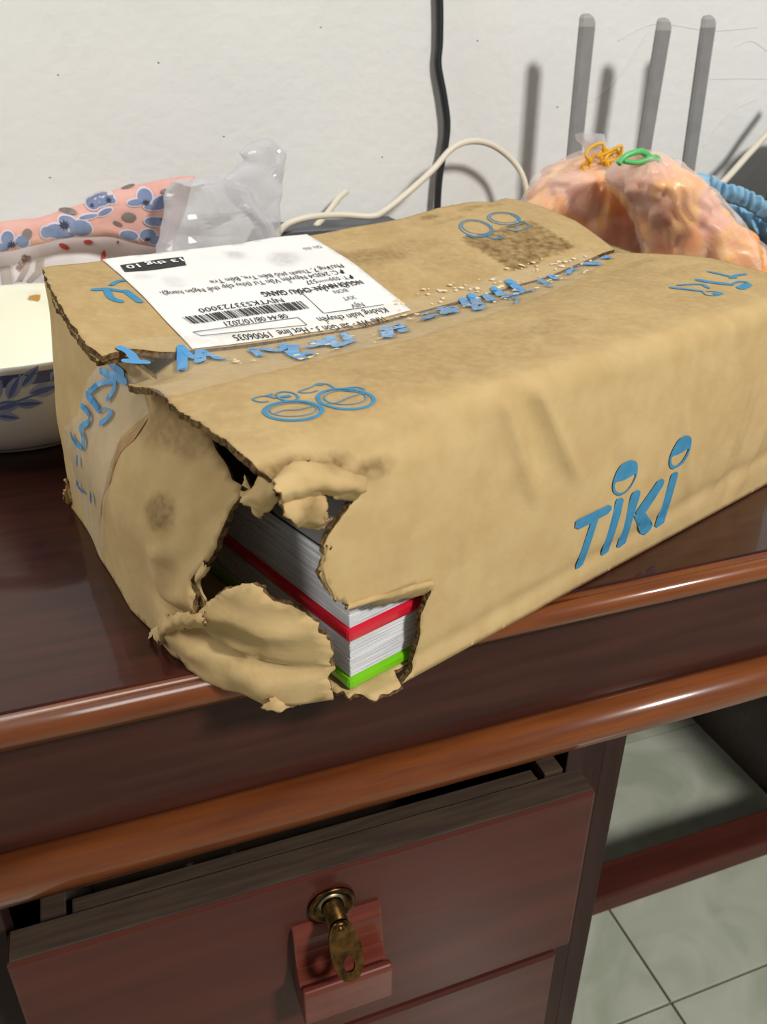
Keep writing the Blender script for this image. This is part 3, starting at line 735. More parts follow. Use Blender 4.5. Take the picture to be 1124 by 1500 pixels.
gum = trace(E, [(218, 612), (186, 638), (172, 650), (160, 690), (148, 745), (146, 775), (150, 742), (163, 705), (178, 662), (196, 646)], (.14, .1))
bp(tag(decal('glue_smear', [gum], E, M_gum, bx, .0003, .004, True), 'brown glue line beside the end tape'))
c8 = lambda *p: [(80+x/4.496, 480+y/4.496) for x, y in p]
em = [[.0042]+c8((305, 285), (380, 310), (470, 355)), [.0046]+c8((370, 235), (410, 270), (450, 300)), [.0034]+c8((400, 350), (310, 362), (230, 420)), [.0046]+c8((215, 440), (250, 480), (285, 530)), [.0034]+c8((400, 370), (385, 420), (350, 470)),
      [.0036]+c8((180, 515), (225, 570), (225, 620), (170, 660), (185, 720), (195, 770)), [.0030]+c8((300, 630), (345, 600), (375, 560)), [.0012]+c8((290, 560), (330, 530), (375, 545)), [.0030]+c8((110, 700), (140, 760), (175, 790)), [.0030]+c8((150, 850), (150, 900)),
      [.0022]+c8((150, 1010), (160, 1050), (190, 1080)), [.0034]+c8((240, 1090), (240, 1140))]
bp(tag(decal('tape_print', lines(TE, em, (.19, .12), .003), TE, M_tapeink, bx, .0003, .005, True), 'blue brush lettering on the end tape'))
c8b = c8
em = [
      [.0040]+c8((838, 115), (835, 205)), [.0030]+c8((850, 120), (900, 155), (940, 160)), [.0044]+c8((960, 125), (955, 180)), [.0030]+c8((985, 130), (1060, 165), (1115, 165))]
c9 = lambda *p: [(320+x/4.014, 380+y/4.014) for x, y in p]
em += [[.0034]+c9((200, 495), (240, 525)), [.0040]+c9((260, 490), (340, 500), (400, 485)), [.0040]+c9((380, 470), (430, 515), (490, 540)), [.0044]+c9((440, 480), (450, 520), (540, 515)), [.0036]+c9((560, 455), (640, 470)), [.0044]+c9((540, 480), (600, 470), (640, 445)),
       [.0040]+c9((650, 430), (690, 475)), [.0036]+c9((690, 480), (740, 465), (790, 445)), [.0040]+c9((735, 405), (765, 440)), [.0052]+c9((985, 370), (1000, 415)), [.0044]+c9((1060, 355), (1090, 385)), [.0040]+c9((980, 385), (1080, 370))]
c5t = lambda *p: [(620+x/4.014, 290+y/4.014) for x, y in p]
em += [[.0040]+c5t((0, 660), (40, 650), (80, 645)), [.0050]+c5t((10, 690), (60, 670)), [.0052]+c5t((110, 625), (135, 660)), [.0050]+c5t((165, 625), (180, 650)), [.0056]+c5t((245, 580), (270, 615)), [.0056]+c5t((295, 560), (325, 605)), [.0032]+c5t((300, 610), (320, 635), (360, 615)),
       [.0050]+c5t((375, 550), (405, 580)), [.0048]+c5t((425, 520), (465, 545)), [.0048]+c5t((510, 482), (570, 520)), [.0038]+c5t((480, 560), (560, 535), (640, 520)), [.0012]+c5t((495, 600), (550, 590), (550, 555), (510, 570)),
       [.0034]+c5t((690, 465), (725, 480)), [.0040]+c5t((755, 440), (785, 455)), [.0020]+c5t((720, 490), (760, 500)), [.0030]+c5t((855, 425), (870, 405), (905, 398)), [.0050]+c5t((965, 370), (1025, 372)), [.0046]+c5t((1070, 335), (1090, 335))]
bp(tag(decal('tape_print', lines(B, [[.0046]+c8((435, 145), (490, 175), (530, 225)), [.0046]+c8((470, 232), (530, 238), (600, 240))], (.02, .15), .004), B, M_tapeink, bx, .0012, .005), 'blue brush mark at the left end of the seam'))
bp(tag(decal('tape_print', lines(TP0, em, (.05, .14), .003, 1.35), TP, M_tapeink, bx, .0003, .005), 'blue brush lettering on the seam tape'))

# air bubbles under the tape
V = []; Fc = []; rnd = random.Random(3)
for k in range(136):
    if k < 110: px = rnd.uniform(575, 872); py = 462-(px-575)*.265+rnd.uniform(-26, 14)*(1 if px < 800 else .6)
    else: px = rnd.uniform(300, 580); py = 524-(px-300)*.17+rnd.uniform(-6, 16)
    u_, v_ = find(TP0, (px, py), (.2, .14)); R_ = rnd.choice((.0006, .0008, .0011, .0016)); b_ = len(V)
    if not (.01 < u_ < .40 and .09 < v_ < .19): continue
    for a in range(7): p = TP(u_+R_*cos(a*2*pi/7)*1.3, v_+R_*sin(a*2*pi/7)); V.append(p+Vector((0, 0, .0002)))
    V.append(TP(u_, v_)+Vector((0, 0, .0002+R_*.35)))
    Fc += [(b_+a, b_+(a+1) % 7, b_+7) for a in range(7)]
bp(tag(mk('tape_bubbles', V, Fc, M_bub, bx, True), 'pale air bubbles under the tape', kind='stuff'))

# ---- shipping label
lab = [find(B, p, (.1, .25)) for p in ((150, 382), (450, 345), (602, 456), (282, 513))]
def LS(s, t):     # s 0..1 left->right, t 0..1 back->front (as seen)
    a, b, c, d = [Vector(x) for x in lab]
    p = (a.lerp(b, s)).lerp(d.lerp(c, s), t)
    o = B(p.x, p.y); return o+Vector((0, 0, .0009+.0004*nz(p.x, p.y, 3, 70)))
lbl = [(find(LS, p, (.6, .2)), rx, ry, a) for p, rx, ry, a in (((345, 373), .05, .07, .9), ((415, 378), .075, .10, .9), ((255, 412), .05, .08, .5), ((210, 405), .05, .05, .4), ((470, 400), .03, .05, .5))]
def st_L(s, t):
    x = .0
    for c, rx, ry, a in lbl: x = max(x, a*blob(s, t, c, rx, ry, .6, 5, .35))
    return x
label = bp(tag(sheet('shipping_label', resample([(0, 0), (0, 1), (1, 1), (1, 0)], .04), LS, .03, .0002, [M_paper, M_paper], bx, stain_shade=st_L, flip=True), 'white shipping label printed in black, upside down'))
label_flip = True
def lift(s, t, h=.0005): return LS(s, t)+Vector((0, 0, h))
def text(s, p0, p1, hgt, m, bold=False, lift_h=.0005):
    """one line of print from photo point p0 to p1, hgt = cap height in label units"""
    V, Fc = text_polys(s, bold)
    if not V: return
    x0 = min(v[0] for v in V); x1 = max(v[0] for v in V)
    a, b = Vector(find(LS, p0, (.6, .5))), Vector(find(LS, p1, (.4, .5)))
    P = []
    for x, y in V:
        k = (x-x0)/(x1-x0); c = a.lerp(b, k); P.append(lift(c.x, c.y+y/.7*hgt, lift_h))
    bp(mk('label_text', P, Fc, m, bx, False))
text('TIKI VN - Sài Gòn 3 - Hot line  19006035', (562, 464), (339, 492), .050, M_black)
text('Không luân chuyển', (563, 451), (463, 466), .046, M_black)
text('NJV', (530, 444), (512, 447), .036, M_grey); text('XVT', (518, 433.5), (500, 436.5), .034, M_grey); text('BON', (506, 423.5), (487, 426.5), .034, M_grey)
text('NJVTKS33723000', (412, 438), (289, 453.5), .040, M_black)
text('08:44 08/10/2021', (418, 460.5), (327, 472.5), .040, M_black)
text('NGƯỜI NHẬN: CHÂU GIANG', (527, 411), (381, 429), .045, M_black, True)
text('ĐT: 039****537', (514, 403), (446, 412.5), .038, M_black)
text('ĐC: 243D4 Nguyễn Văn Tư (khu tập thể Ngân hàng),', (500, 395), (234, 429), .042, M_black)
text('Phường 7, Thành phố Bến Tre, Bến Tre', (499, 387), (306, 412), .042, M_black)
text('Ghi chú', (468, 360), (443, 364), .045, M_grey)
def lpoly(pts): return [find(LS, p, (.5, .5)) for p in pts]
def lprint(name, polys, m, h):
    V = []; Fc = []
    for p in polys:
        vo, fo = triang(p, .03); b = len(V); V += [lift(v.x, v.y, h) for v in vo]; Fc += [tuple(b+i for i in f[::-1]) for f in fo]
    return bp(mk(name, V, Fc, m, bx, False))
lprint('date_block', [lpoly([(173, 389), (205, 385), (238, 380), (268, 377), (273, 389), (246, 393), (215, 397), (183, 399)])], M_black, .0004)
text('13 thg 10', (265, 379.5), (183, 391), .048, M_white, True, .0008)
bc = lpoly([(440, 441.5), (267, 465.5), (281, 475.5), (453.5, 452.5)])
bars = []; x = 0
while x < 1:
    wd_ = random.choice((.006, .006, .011, .016)); gp = random.choice((.005, .006, .010, .014)); x2 = min(1, x+wd_)
    A = Vector(bc[0]).lerp(Vector(bc[1]), x); A2 = Vector(bc[0]).lerp(Vector(bc[1]), x2); D = Vector(bc[3]).lerp(Vector(bc[2]), x); D2 = Vector(bc[3]).lerp(Vector(bc[2]), x2)
    bars.append([tuple(A), tuple(A2), tuple(D2), tuple(D)]); x = x2+gp
lprint('barcode', bars, M_black, .0005)
rules = []
for a, b, ww in (((283, 487), (437, 466), .005), ((437, 466), (450, 477), .004), ((292, 496), (450, 477), .004), ((283, 487), (292, 496), .003), ((441, 428.6), (474.5, 459.7), .004), ((441, 428.6), (527, 413), .004), ((474.5, 459.7), (563, 447), .004)):
    A, Bq = lpoly([a, b]); rules += stroke_poly([A, Bq], ww)[:1]
lprint('ruled_lines', rules, M_grey, .0005)

# ------------------------------------------------------------------ books in the box
def book(name, u0, v0, z0, LU, LV, parts, label):
    r = empty(name, bw(u0, v0, z0), label, 'book', 'hardcover books inside the torn box'); r.rotation_euler = (0, 0, BA)
    for nm, lo, hi, m, bev, lb in parts:
        o = box(nm, lo, hi, m, r, bev)
        if lb: tag(o, lb)
    return r
U0, V0 = .0345, .0075
b1 = book('hardcover_book', U0, V0, .0042, 0, 0, [('cover', (0, 0, 0), (.26, .19, .0072), M_green, .0022, None), ('spine', (.2575, .0004, .0072), (.26, .1896, .0285), M_green, .0006, None)], 'lower book with bright green cover inside the torn box')
b2 = book('hardcover_book', U0-.0002, V0-.0002, .0330, 0, 0, [('cover', (0, 0, 0), (.26, .19, .0076), M_red, .0022, None), ('top_cover', (.001, .001, .0420), (.26, .19, .0445), M_cordb, .001, 'upper cover, darkened for the shade in the slot'), ('spine', (.2575, .0004, .0076), (.26, .1896, .042), M_red, .0006, None)], 'upper book with red cover inside the torn box')  # top cover blackened to carry the shade in the slot under the flap
def pages(r, x, y, z0, z1, n):
    """page block as bundles of leaves, each a little proud or short"""
    h = (z1-z0)/n; V = []; Fc = []
    for i in range(n):
        a = .0016+random.uniform(0, .0006); b = .0016+random.uniform(0, .0006); lo = z0+i*h; hi = lo+h*.88
        k = len(V)
        for zz in (lo, hi): V += [(a, b, zz), (x, b, zz), (x, y, zz), (a, y, zz)]
        Fc += [(k, k+1, k+5, k+4), (k+1, k+2, k+6, k+5), (k+2, k+3, k+7, k+6), (k+3, k, k+4, k+7), (k+4, k+5, k+6, k+7), (k+3, k+2, k+1, k)]
    o = mk('page_block', V, Fc, M_page, r, False); tag(o, 'white page edges', kind='stuff')
pages(b1, .2572, .188, .0073, .0284, 44)
pages(b2, .2572, .188, .0077, .0419, 70)
Wp = []
for i in range(9):
    for j in range(9): Wp.append((-.001+.06*i/8, .02+.07*j/8, .0448+.0012+.004*max(0, nz(i*.5, j*.5, 1, 1))))
wr = mk('plastic_wrap', Wp, [(i*9+j, (i+1)*9+j, (i+1)*9+j+1, i*9+j+1) for i in range(8) for j in range(8)], M_wrap, b2)
tag(wr, 'shiny clear wrap over the upper book')

# ------------------------------------------------------------------ bowl
bc_ = Vector((-.062, .724, .0005))
bowl = empty('bowl', bc_, 'white porcelain bowl with blue leaf band left of the box', 'bowl')
op = [(.060, 0), (.064, .001), (.066, .004), (.0675, .006), (.082, .010), (.098, .018), (.111, .030), (.120, .046), (.1245, .062), (.127, .076), (.1285, .0835), (.1300, .0865), (.1297, .0885), (.1280, .0892)]
ip = [(.1262, .0885), (.1245, .083), (.121, .062), (.115, .044), (.104, .030), (.086, .018), (.060, .012), (.03, .010), (0, .0095)]
lathe('body', [(0, .003), (.056, .003), (.058, 0)]+op, M_ceram, bowl, 96)
lathe('inside', [(.1280, .0892)]+ip, M_cream, bowl, 96)
ro = lambda h: lerp_tab([(z, r) for r, z in op[3:]], h)
lathe('rim_band', [(ro(h)+.0004, h) for h in (.0752, .0785, .0815, .0842)], M_navy, bowl, 96)
def BW(a, h): return bc_+Vector(((ro(h))*cos(a), (ro(h))*sin(a), h))
def bleaf(px, py, dx, dy, wd, lng):
    c = find(BW, (px, py), (-1.5, .05)); r_ = .125
    ang = math.atan2(dy, dx); P = []; Q = []; wd *= .72; lng *= .78
    for k in range(9):
        t = k/8; ww = wd*sin(pi*t**.8)
        P.append((t*lng, ww)); Q.append((t*lng, -ww))
    loop = P+Q[::-1][1:-1]
    f = lambda x, y: (c[0]+(x*cos(ang)-y*sin(ang))/r_, c[1]+x*sin(ang)+y*cos(ang))
    ve = [[f(x*.9+.001, y*.35) for x, y in loop]]
    return [f(x, y) for x, y in loop], ve[0]
LV = [bleaf(*a) for a in ((12, 585, .55, .9, .0065, .028), (30, 568, .7, .75, .0062, .026), (42, 576, 1, .1, .0075, .030), (22, 592, 1, -.1, .0055, .024), (-8, 600, 1, .2, .0065, .026), (-5, 608, 1, -.3, .0055, .020), (-14, 588, .6, .9, .006, .024), (75, 560, .6, .8, .006, .024), (80, 585, 1, 0, .007, .028))]
bq = lambda o: (setattr(o, 'matrix_parent_inverse', Matrix.Translation(-bowl.location)), o)[1]
bq(tag(decal('leaf_pattern', [l[0] for l in LV], BW, M_cobalt, bowl, .0004, .004), 'pale blue leaf sprays round the side'))
bq(tag(decal('leaf_vein', [l[1] for l in LV], BW, M_cobalt2, bowl, .0007, .004), 'darker blue leaf hearts'))
bq(tag(decal('leaf_stem', stroke_poly([find(BW, p, (-1.5, .05)) for p in ((-20, 605), (0, 590), (22, 588), (45, 580), (70, 572))], .0012), BW, M_cobalt2, bowl, .0006, .006), 'thin blue stem'))
ci = at(7, 431, .85)
mk('food_spot', [Vector((.018, .1215, .0775))+Vector((.006*cos(a*pi/5)*random.uniform(.7, 1.2), -.0016-.0012*sin(a*pi/5), .004*sin(a*pi/5)*random.uniform(.7, 1.2))) for a in range(10)], [tuple(range(10))], M_food1, bowl, False)

# ------------------------------------------------------------------ soft things at the back left
def pillow(name, outline, Y, depth, m, label, cat, nr=12, wr=.004, fr=26, lean=0):
    """stuffed cloth: an outline in the upright plane y = Y, puffed to both sides and wrinkled"""
    P = [at(x, y, Y) for x, y in outline]; L = spline(P, 6, True); c = sum(L, Vector())/len(L); n = len(L); V = []; Fc = []
    def pt(p, k, sgn):
        q_ = c.lerp(p, k); d = depth*math.sqrt(max(0, 1-k**2.2)); wv = wr*nz(q_.x, q_.z, sgn*3, fr)*(1-k**6)
        return q_+Vector((0, sgn*(d+wv*1.6), 0))+Vector((nz(q_.x, q_.z, 9, 40), 0, nz(q_.x, q_.z, 13, 40)))*wr*.35
    for sgn in (-1, 1):
        b = len(V)
        for r_ in range(nr+1):
            k = math.sin(r_/nr*pi/2) if r_ else .02
            for p in L: V.append(pt(p, k, sgn))
        for r_ in range(nr):
            for i in range(n):
                j = (i+1) % n; f_ = (b+r_*n+i, b+r_*n+j, b+(r_+1)*n+j, b+(r_+1)*n+i)
                Fc.append(f_ if sgn > 0 else f_[::-1])
        Fc.append(tuple(b+i for i in range(n)))
    o = mk(name, V, Fc, m)
    bm = bmesh.new(); bm.from_mesh(o.data); bmesh.ops.remove_doubles(bm, verts=bm.verts[:], dist=1e-5); bmesh.ops.recalc_face_normals(bm, faces=bm.faces[:]); bm.to_mesh(o.data); bm.free()
    def S(x, z):
        p = at(x, z, Y); k_ = 0; d = p-c
        a = math.atan2(d.z, d.x); best = None
        for i in range(n):
            q0, q1 = L[i-1]-c, L[i]-c; e = q1-q0; den = cos(a)*e.z-sin(a)*e.x
            if abs(den) < 1e-12: continue
            t = (q0.x*e.z-q0.z*e.x)/den; s = (q0.x*sin(a)-q0.z*cos(a))/den
            if t > 0 and -.001 <= s <= 1.001: best = t if best is None else max(best, t)
        k_ = min(.98, d.length/best) if best else .5
        q_ = c+(d*1.0)
        return q_+Vector((0, -(depth*math.sqrt(max(0, 1-k_**2.2))+wr*nz(q_.x, q_.z, -3, fr)*(1-k_**6)*1.6)-.0012, 0))
    return tag(o, label, cat), S
lin_, LSs = pillow('printed_cloth', [(-40, 372), (0, 362), (60, 346), (130, 340), (200, 345), (262, 362), (270, 420), (268, 485), (120, 500), (-60, 500), (-60, 440)], .905, .035, M_linen, 'crumpled white cloth with faint brown print behind the bowl', 'cloth', 14, .005, 34)
pk, PS = pillow('floral_cloth', [(-60, 345), (0, 326), (60, 318), (120, 298), (180, 275), (230, 265), (281, 257), (282, 268), (274, 300), (264, 330), (244, 362), (200, 356), (150, 346), (90, 349), (40, 362), (0, 368), (-60, 372)], .862, .020, M_pink, 'folded pink cloth with blue flowers on the white cloth', 'cloth', 12, .004, 30)
def decal2(name, polys, S, m, off, parent):
    for p in polys:
        vo, fo = triang(p, 5)
        mk(name, [S(v.x, v.y)+Vector((0, -off, 0)) for v in vo], [tuple(f) for f in fo], m, parent, True)
def petal(cx, cy, rx, ry, rot): return ell(cx, cy, rx, ry, rot, 14)
zz = lambda x, y: (x/3.747, 240+y/3.747)
pet = [(310, 350, 62, 38, .1), (370, 300, 50, 26, .2), (440, 335, 60, 46, .15), (350, 375, 60, 22, 0), (255, 355, 30, 30, 0), (550, 185, 70, 30, -.3), (505, 205, 35, 28, .1), (590, 180, 40, 18, .3), (785, 165, 40, 40, 0), (870, 190, 46, 26, -.3), (740, 195, 50, 16, -.1), (840, 220, 60, 16, 0), (845, 300, 62, 24, .1), (700, 375, 50, 26, .2), (805, 375, 44, 34, .1), (850, 405, 40, 24, 0), (45, 390, 34, 36, 0), (125, 410, 36, 34, .3), (20, 440, 40, 24, 0), (570, 245, 40, 14, -.4), (480, 270, 50, 10, -.2)]
decal2('petal_rim', [petal(*zz(x, y), (a+9)/3.747, (b+9)/3.747, r_) for x, y, a, b, r_ in pet], PS, M_petalrim, 0, pk)
decal2('petal_print', [petal(*zz(x, y), a/3.747, b/3.747, r_) for x, y, a, b, r_ in pet], PS, M_petal, .0007, pk)
core = []
for x, y, R_ in ((352, 318, 40), (790, 195, 26), (70, 425, 36), (590, 185, 22), (890, 290, 26), (800, 400, 22), (500, 215, 16)):
    cx, cy = zz(x, y); core.append([(cx+R_/3.747*(1 if k % 2 else .45)*cos(k*pi/9)*random.uniform(.7, 1.2), cy+R_/3.747*.75*(1 if k % 2 else .45)*sin(k*pi/9)) for k in range(18)])
decal2('flower_centre', core, PS, M_core, .0014, pk)
decal2('grey_leaf', [petal(*zz(x, y), a/3.747, b/3.747, r_) for x, y, a, b, r_ in ((370, 250, 50, 16, .1), (150, 370, 28, 34, .4), (700, 275, 40, 26, .2), (970, 110, 34, 16, -.3), (700, 120, 40, 10, -.3), (900, 140, 30, 14, 0), (640, 310, 30, 10, .5))], PS, M_leafp, .0005, pk)
z2 = lambda pts: [zz(x, y) for x, y in pts]
decal2('print_patch', [z2([(5, 540), (60, 530), (80, 640), (20, 640)]), z2([(200, 500), (245, 490), (235, 560), (170, 620), (150, 600), (195, 550)]), z2([(120, 480), (170, 478), (165, 540), (130, 600), (90, 610), (130, 540)])], LSs, M_taupe, 0, lin_)
decal2('print_motif', [petal(*zz(x, y), a/3.747, b/3.747, r_) for x, y, a, b, r_ in ((385, 527, 12, 8, 0), (640, 412, 8, 7, 0), (350, 430, 30, 12, .3), (480, 410, 26, 10, 0), (560, 480, 12, 30, .2))], LSs, M_redp, .0005, lin_)
V, Fc = text_polys('BEAR', True)
mx = max(v[0] for v in V)
decal_bear = mk('print_word', [LSs(*(lambda k, h: (31+k*13+h*7, 388-k*20+h*4))(x/mx, -y/.7)) + Vector((0, -.001, 0)) for x, y in V], Fc, M_brownp, lin_, False)

# ---- crumpled clear bag
def film_blob(name, rows, Y0, dep, m, parent, seed, amp, nsub=6, zs=1):
    """closed crumpled film: rows of (left px, right px, y px) swept as ovals of depth dep"""
    V = []; Fc = []; n = 40; R = spline([Vector((a, b, c)) for a, b, c in rows], nsub)
    for i, r_ in enumerate(R):
        A = at(r_.x, r_.z, Y0); Bq = at(r_.y, r_.z, Y0); c = (A+Bq)/2; h = (Bq-A).length/2
        for k in range(n):
            a = 2*pi*k/n; p = c+(Bq-A).normalized()*h*cos(a)+Vector((0, -sin(a)*min(dep, h*1.1), 0))
            s = seed
            f1 = nz(p.x+s, p.y, p.z*zs, 32); f2 = nz(p.x, p.y+s, p.z, 70)
            p += Vector((0, -1, 0))*amp*(abs(f1)*2.2-.6)+Vector((f2, f1, nz(p.x, p.y, p.z+s, 60)))*amp*.5
            V.append(p)
    for i in range(len(R)-1):
        for k in range(n):
            j = (k+1) % n; Fc.append((i*n+k, (i+1)*n+k, (i+1)*n+j, i*n+j))
    Fc.append(tuple(range(n))); e = (len(R)-1)*n; Fc.append(tuple(range(e+n-1, e-1, -1)))
    return mk(name, V, Fc, m, parent, False)
pbag = empty('plastic_bag', at(320, 640, .86), 'crumpled empty clear plastic bag standing behind the shipping label', 'bag')
o = film_blob('bag_body', [(248, 340, 266), (243, 362, 280), (240, 385, 310), (234, 404, 345), (228, 408, 400), (230, 400, 440), (240, 390, 474)], .815, .026, M_bag, pbag, 2.3, .006); o.matrix_parent_inverse = Matrix.Translation(-pbag.location)
o = film_blob('bag_neck', [(382, 398, 203), (352, 418, 222), (356, 416, 238), (330, 414, 262), (336, 413, 290), (372, 412, 330), (380, 412, 400)], .82, .012, M_bag, pbag, 5.1, .004); o.matrix_parent_inverse = Matrix.Translation(-pbag.location)

# ------------------------------------------------------------------ food bags
def food_bag(name, rows, Y0, dep, seed, label, nstrip, tie_px, bandmat, knot):
    r = empty(name, at(*tie_px, Y0), label, 'food bag', None)
    fix = lambda o: (setattr(o, 'matrix_parent_inverse', Matrix.Translation(-r.location)), o)[1]
    V = []; Fc = []; n = 72; R = spline([Vector(q_) for q_ in rows], 8)
    for i, r_ in enumerate(R):
        A = at(r_.x, r_.z, Y0); Bq = at(r_.y, r_.z, Y0); c = (A+Bq)/2; h = (Bq-A).length/2*.93
        for k in range(n):
            a = 2*pi*k/n; p = c+(Bq-A).normalized()*h*cos(a)+Vector((0, -sin(a)*min(dep, h*1.05)*.92, 0))
            g = abs(nz(p.x*.9+seed, p.y*.6, p.z*.22, 60)); g2 = nz(p.x, p.y, p.z+seed, 45)
            p += (p-c).normalized()*(.011*(g*2-.5)+.005*g2+.004*abs(sin(a*7+3*g2))*min(1, i/16))
            V.append(p)
    for i in range(len(R)-1):
        for k in range(n):
            j = (k+1) % n; Fc.append((i*n+k, (i+1)*n+k, (i+1)*n+j, i*n+j))
    Fc.append(tuple(range(n))); e = (len(R)-1)*n; Fc.append(tuple(range(e+n-1, e-1, -1)))
    top = int(len(R)*.42)
    mi = []
    for f_ in Fc:
        p = V[f_[0]]; row = f_[0]//n; mi.append(1 if (nz(p.x+seed, p.y, p.z*.5, 28)+.62*(1-row/len(R)) > .46) else 0)
    o = fix(mk('food', V, Fc, [M_food, M_foodpink], r, True, mi)); tag(o, 'orange and pink food pressed against the film', kind='stuff')
    o = fix(film_blob('bag_film', [(a-3, b+3, c_-2) for a, b, c_ in rows], Y0, dep+.006, M_foodbag, r, seed, .0055, 7, .3))
    return r, fix
fb1, fix1 = food_bag('food_bag', [(866, 905, 222), (835, 925, 240), (800, 932, 262), (775, 950, 295), (760, 962, 330), (750, 972, 380), (745, 978, 430), (760, 970, 482)], .795, .048, 1.7, 'clear bag of orange food tied with a yellow rubber band, behind the box', 40, (880, 226), M_band, 0)
fb2, fix2 = food_bag('food_bag', [(928, 960, 224), (916, 990, 240), (905, 1020, 268), (925, 1055, 305), (942, 1090, 340), (950, 1128, 378), (955, 1150, 420), (965, 1140, 505)], .69, .042, 4.2, 'clear bag of orange food with a green tie, right of the yellow-banded bag', 40, (945, 226), M_greenband, 1)
k0 = at(876, 232, .745)
# gathered necks above the ties
fix1(film_blob('bag_neck', [(846, 884, 196), (848, 886, 206), (858, 894, 218), (862, 906, 232)], .79, .012, M_bag, fb1, 8.8, .0035, 5))
for s in range(9):
    a = random.uniform(0, 6.28); c = at(random.uniform(866, 900), random.uniform(222, 244), .768)
    pts = [c+Vector((.014*cos(a+t*1.1)*random.uniform(.6, 1.1), random.uniform(-.006, .004), .008*sin(a+t*1.3)*random.uniform(.5, 1.2))) for t in range(5)]
    fix1(tube('rubber_band', pts, .0016, M_band, fb1, 7, 6))
for px in ([(888, 235), (893, 248), (890, 262)], [(895, 240), (910, 246), (925, 240)]):
    fix1(tube('rubber_band', [at(x, y, .758) for x, y in px], .0018, M_band, fb1, 7, 5))
gb = [(906, 240), (918, 228), (940, 222), (955, 232), (965, 240)]
fix2(tube('green_tie', [at(x, y, .675) for x, y in gb], .0028, M_greenband, fb2, 8, 6))
fix2(tube('green_tie', [at(x, y, .672) for x, y in [(915, 236), (935, 238), (960, 230), (967, 236)]], .0022, M_greenband, fb2, 8, 6))

# ------------------------------------------------------------------ blue ruffled cloth
V = []; Fc = []; NU, NV = 60, 18
for i in range(NU):
    s = i/(NU-1)
    for j in range(NV):
        t = j/(NV-1)
        p = at(1000+s*145, 262+s*48+ (t*60), .825-.03*sin(pi*t)+.004*sin(s*42))
        V.append(p+Vector((0, .006*nz(s*6, t*3, 1, 1), .004*nz(s*8, t*4, 4, 1))))
Fc = [(i*NV+j, i*NV+j+1, (i+1)*NV+j+1, (i+1)*NV+j) for i in range(NU-1) for j in range(NV-1)]
bc2 = empty('ruffled_cloth', at(1060, 420, .85), 'light blue cloth with ruffled hem right of the food bags', 'cloth')
fx = lambda o: (setattr(o, 'matrix_parent_inverse', Matrix.Translation(-bc2.location)), o)[1]
o = fx(mk('cloth_body', V, Fc, M_blue, bc2, True)); o.modifiers.new('thick', 'SOLIDIFY').thickness = .002
V = []
path = spline([at(x, y, .79) for x, y in ((1030, 282), (1050, 292), (1072, 298), (1092, 306), (1112, 320), (1128, 328), (1144, 334))], 14)
for i, p in enumerate(path):
    for j in range(9):
        t = j/8; wv = sin(i*.95)*.0045*(.3+t)+.002*nz(i*.4, j*.3, 2, 1)
        V.append(p+Vector((.0015*sin(i*.7), -.006*sin(pi*t*.8)-.003-wv, .004+.016*(t-.25)+.003*sin(i*.95+1)*t)))
Fc = [(i*9+j, i*9+j+1, (i+1)*9+j+1, (i+1)*9+j) for i in range(len(path)-1) for j in range(8)]
o = fx(mk('ruffle', V, Fc, M_blue, bc2, True)); o.modifiers.new('thick', 'SOLIDIFY').thickness = .0012
lump, _ = pillow('cloth_fold', [(1000, 268), (1012, 257), (1030, 254), (1048, 262), (1058, 280), (1050, 300), (1020, 300), (1002, 290)], .815, .016, M_blue, '', '', 8, .004, 40)
lump.parent = bc2; fx(lump)

# ------------------------------------------------------------------ cables, router, device
tag(tube('black_cable', [at(x, y, Y) for x, y, Y in ((640, -60, WY-.008), (644, 0, WY-.008), (644, 60, WY-.008), (642, 95, WY-.008), (650, 140, WY-.009), (655, 180, WY-.010), (652, 215, WY-.011), (645, 250, WY-.012), (641, 300, WY-.013), (642, 360, WY-.015), (650, 480, WY-.03))], .0042, M_cordb, None, 12, 8),
    'black power cable hanging down the white wall', 'cable')
tag(tube('white_cable', [at(x, y, Y) for x, y, Y in ((405, 345, .875), (422, 328, .875), (455, 318, .878), (500, 315, .885), (545, 317, .885), (565, 308, .885), (600, 280, .89), (635, 248, .90), (662, 218, .905), (690, 207, .91), (720, 212, .915), (748, 232, .915), (766, 258, .91), (776, 300, .905), (790, 360, .90))], .0034, M_cordw, None, 10, 8),
    'cream cable looping along the wall behind the box', 'cable')
tag(tube('cable_stub', [at(x, y, Y) for x, y, Y in ((462, 332, .915), (480, 312, .925), (495, 292, .935), (508, 280, .945))], .0034, M_cordw, None, 10, 6),
    'short cream cable end sticking up above the ribbed device', 'cable')
tag(tube('white_cable', [at(x, y, Y) for x, y, Y in ((1180, 120, .90), (1150, 160, .90), (1124, 196, .90), (1095, 228, .895), (1070, 256, .89), (1045, 282, .88), (1020, 310, .86), (1000, 360, .845))], .0042, M_cordw, None, 10, 8),
    'cream cable slanting across the wall above the blue cloth', 'cable')
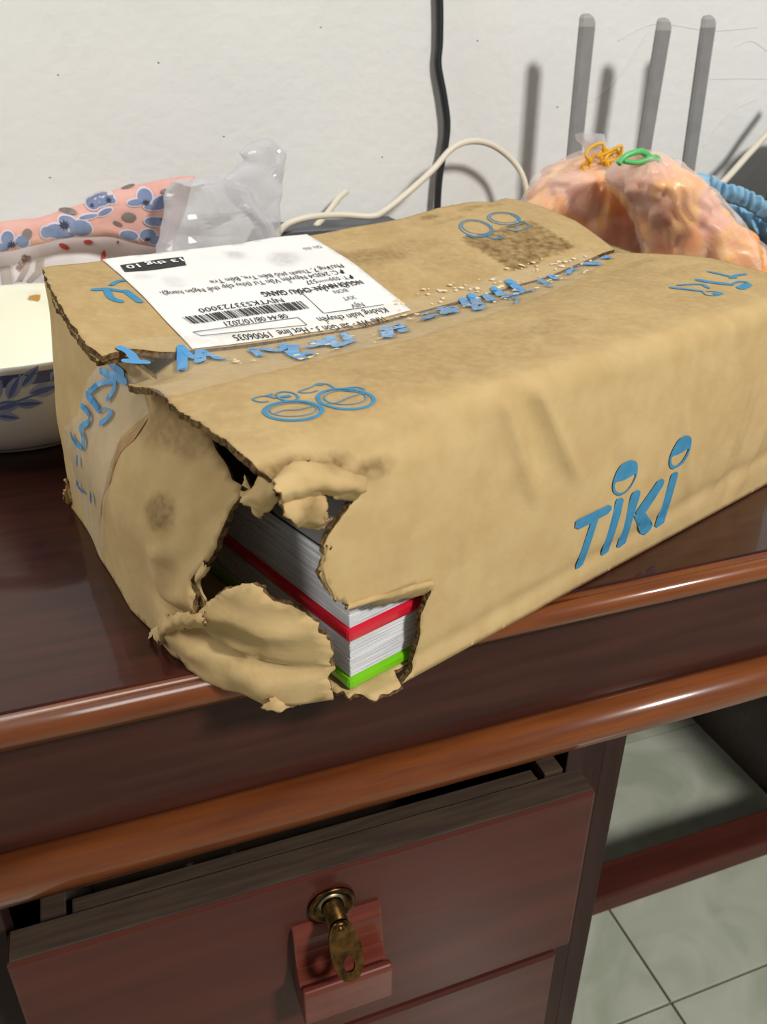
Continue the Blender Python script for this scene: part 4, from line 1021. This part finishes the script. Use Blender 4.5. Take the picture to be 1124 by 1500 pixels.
# router: body hidden behind the bags, three paddle antennas
ro_ = empty('router', (.63, .89, .001), 'grey router with three upright antennas behind the food bags', 'router')
rfix = lambda o: (setattr(o, 'matrix_parent_inverse', Matrix.Translation(-Vector((.63, .89, .001)))), o)[1]
rfix(box('body', (.50, .858, .001), (.76, .925, .038), M_ant, ro_, .006))
for (tx, ty), (bx_, by) in (((862, 20), (834, 300)), ((975, 26), (930, 300)), ((1040, 22), (995, 340))):
    Tt = at(tx, ty, .884); Bb = at(bx_, by, .884); d = (Tt-Bb).normalized(); k = (Bb.z-.03)/d.z; Bb = Bb-d*k
    Ln = (Tt-Bb).length; W_, D_ = .0088, .0042
    sec = lambda ww, dd: [(-ww, -dd*.4), (-ww*.7, -dd), (ww*.7, -dd), (ww, -dd*.4), (ww, dd*.4), (ww*.7, dd), (-ww*.7, dd), (-ww, dd*.4)]
    sd = Vector((d.z, 0, -d.x)).normalized(); V = []; Fc = []
    sl = Ln-.012
    for h, ww, sk in ((0, .006, 0), (.03, .007, 0), (.05, W_, 0), (sl, W_*1.05, 0)):
        for a, b in sec(ww, D_): V.append(Bb+d*h+sd*a+Vector((0, b, 0)))
    for i in range(3):
        for k in range(8): Fc.append((i*8+k, i*8+(k+1) % 8, (i+1)*8+(k+1) % 8, (i+1)*8+k))
    Fc.append(tuple(range(7, -1, -1))); Fc.append(tuple(range(24, 32)))
    an = rfix(mk('antenna', V, Fc, M_ant, ro_, False))
    V = []; Fc = []
    prof = [(0, 1.05, 0), (.004, 1.03, .0), (.008, .92, .0012), (.011, .66, .0022), (.012, .25, .003)]
    for h, kk, sk in prof:
        for a, b in sec(W_*kk, D_*(.95 if h < .011 else .6)): V.append(Bb+d*(sl+h)+sd*(a-sk)+Vector((0, b, 0)))
    for i in range(4):
        for k in range(8): Fc.append((i*8+k, i*8+(k+1) % 8, (i+1)*8+(k+1) % 8, (i+1)*8+k))
    Fc.append(tuple(range(32, 40)))
    tp_ = mk('antenna_tip', V, Fc, M_anttip, an, False)
    tag(tp_, 'paler slanted tip')
# dark ribbed device behind the box
dv = empty('ribbed_device', (.26, .91, .001), 'dark grey box-shaped device with ribbed top edge behind the parcel', 'device')
dfix = lambda o: (setattr(o, 'matrix_parent_inverse', Matrix.Translation(-Vector((.26, .91, .001)))), o)[1]
dfix(box('case', (.195, .893, .001), (.345, .948, .1085), M_dev, dv, .003))
dfix(box('top_plate', (.192, .890, .1087), (.348, .950, .1165), M_dev, dv, .0015))
rib = box('rib', (-.0012, -.0014, 0), (.0012, .0006, .05), M_dev, None, .0004); COL.objects.unlink(rib)
for i in range(36):
    r_ = rib.copy(); link(r_, dv); r_.location = Vector((.201+i*.0039, .8926, .056))-Vector((.26, .91, .001))
# grey tin added just past the right edge to shade the wall
tn = lathe('shading_tin', [(0, .001), (.052, .001), (.055, .004), (.055, .19), (.057, .192), (.057, .205), (.054, .208), (0, .208)], M_tin, None, 48, 'z', (.888, .862, 0))
tag(tn, 'grey lidded tin added to shade the wall, right of the blue cloth', 'tin')
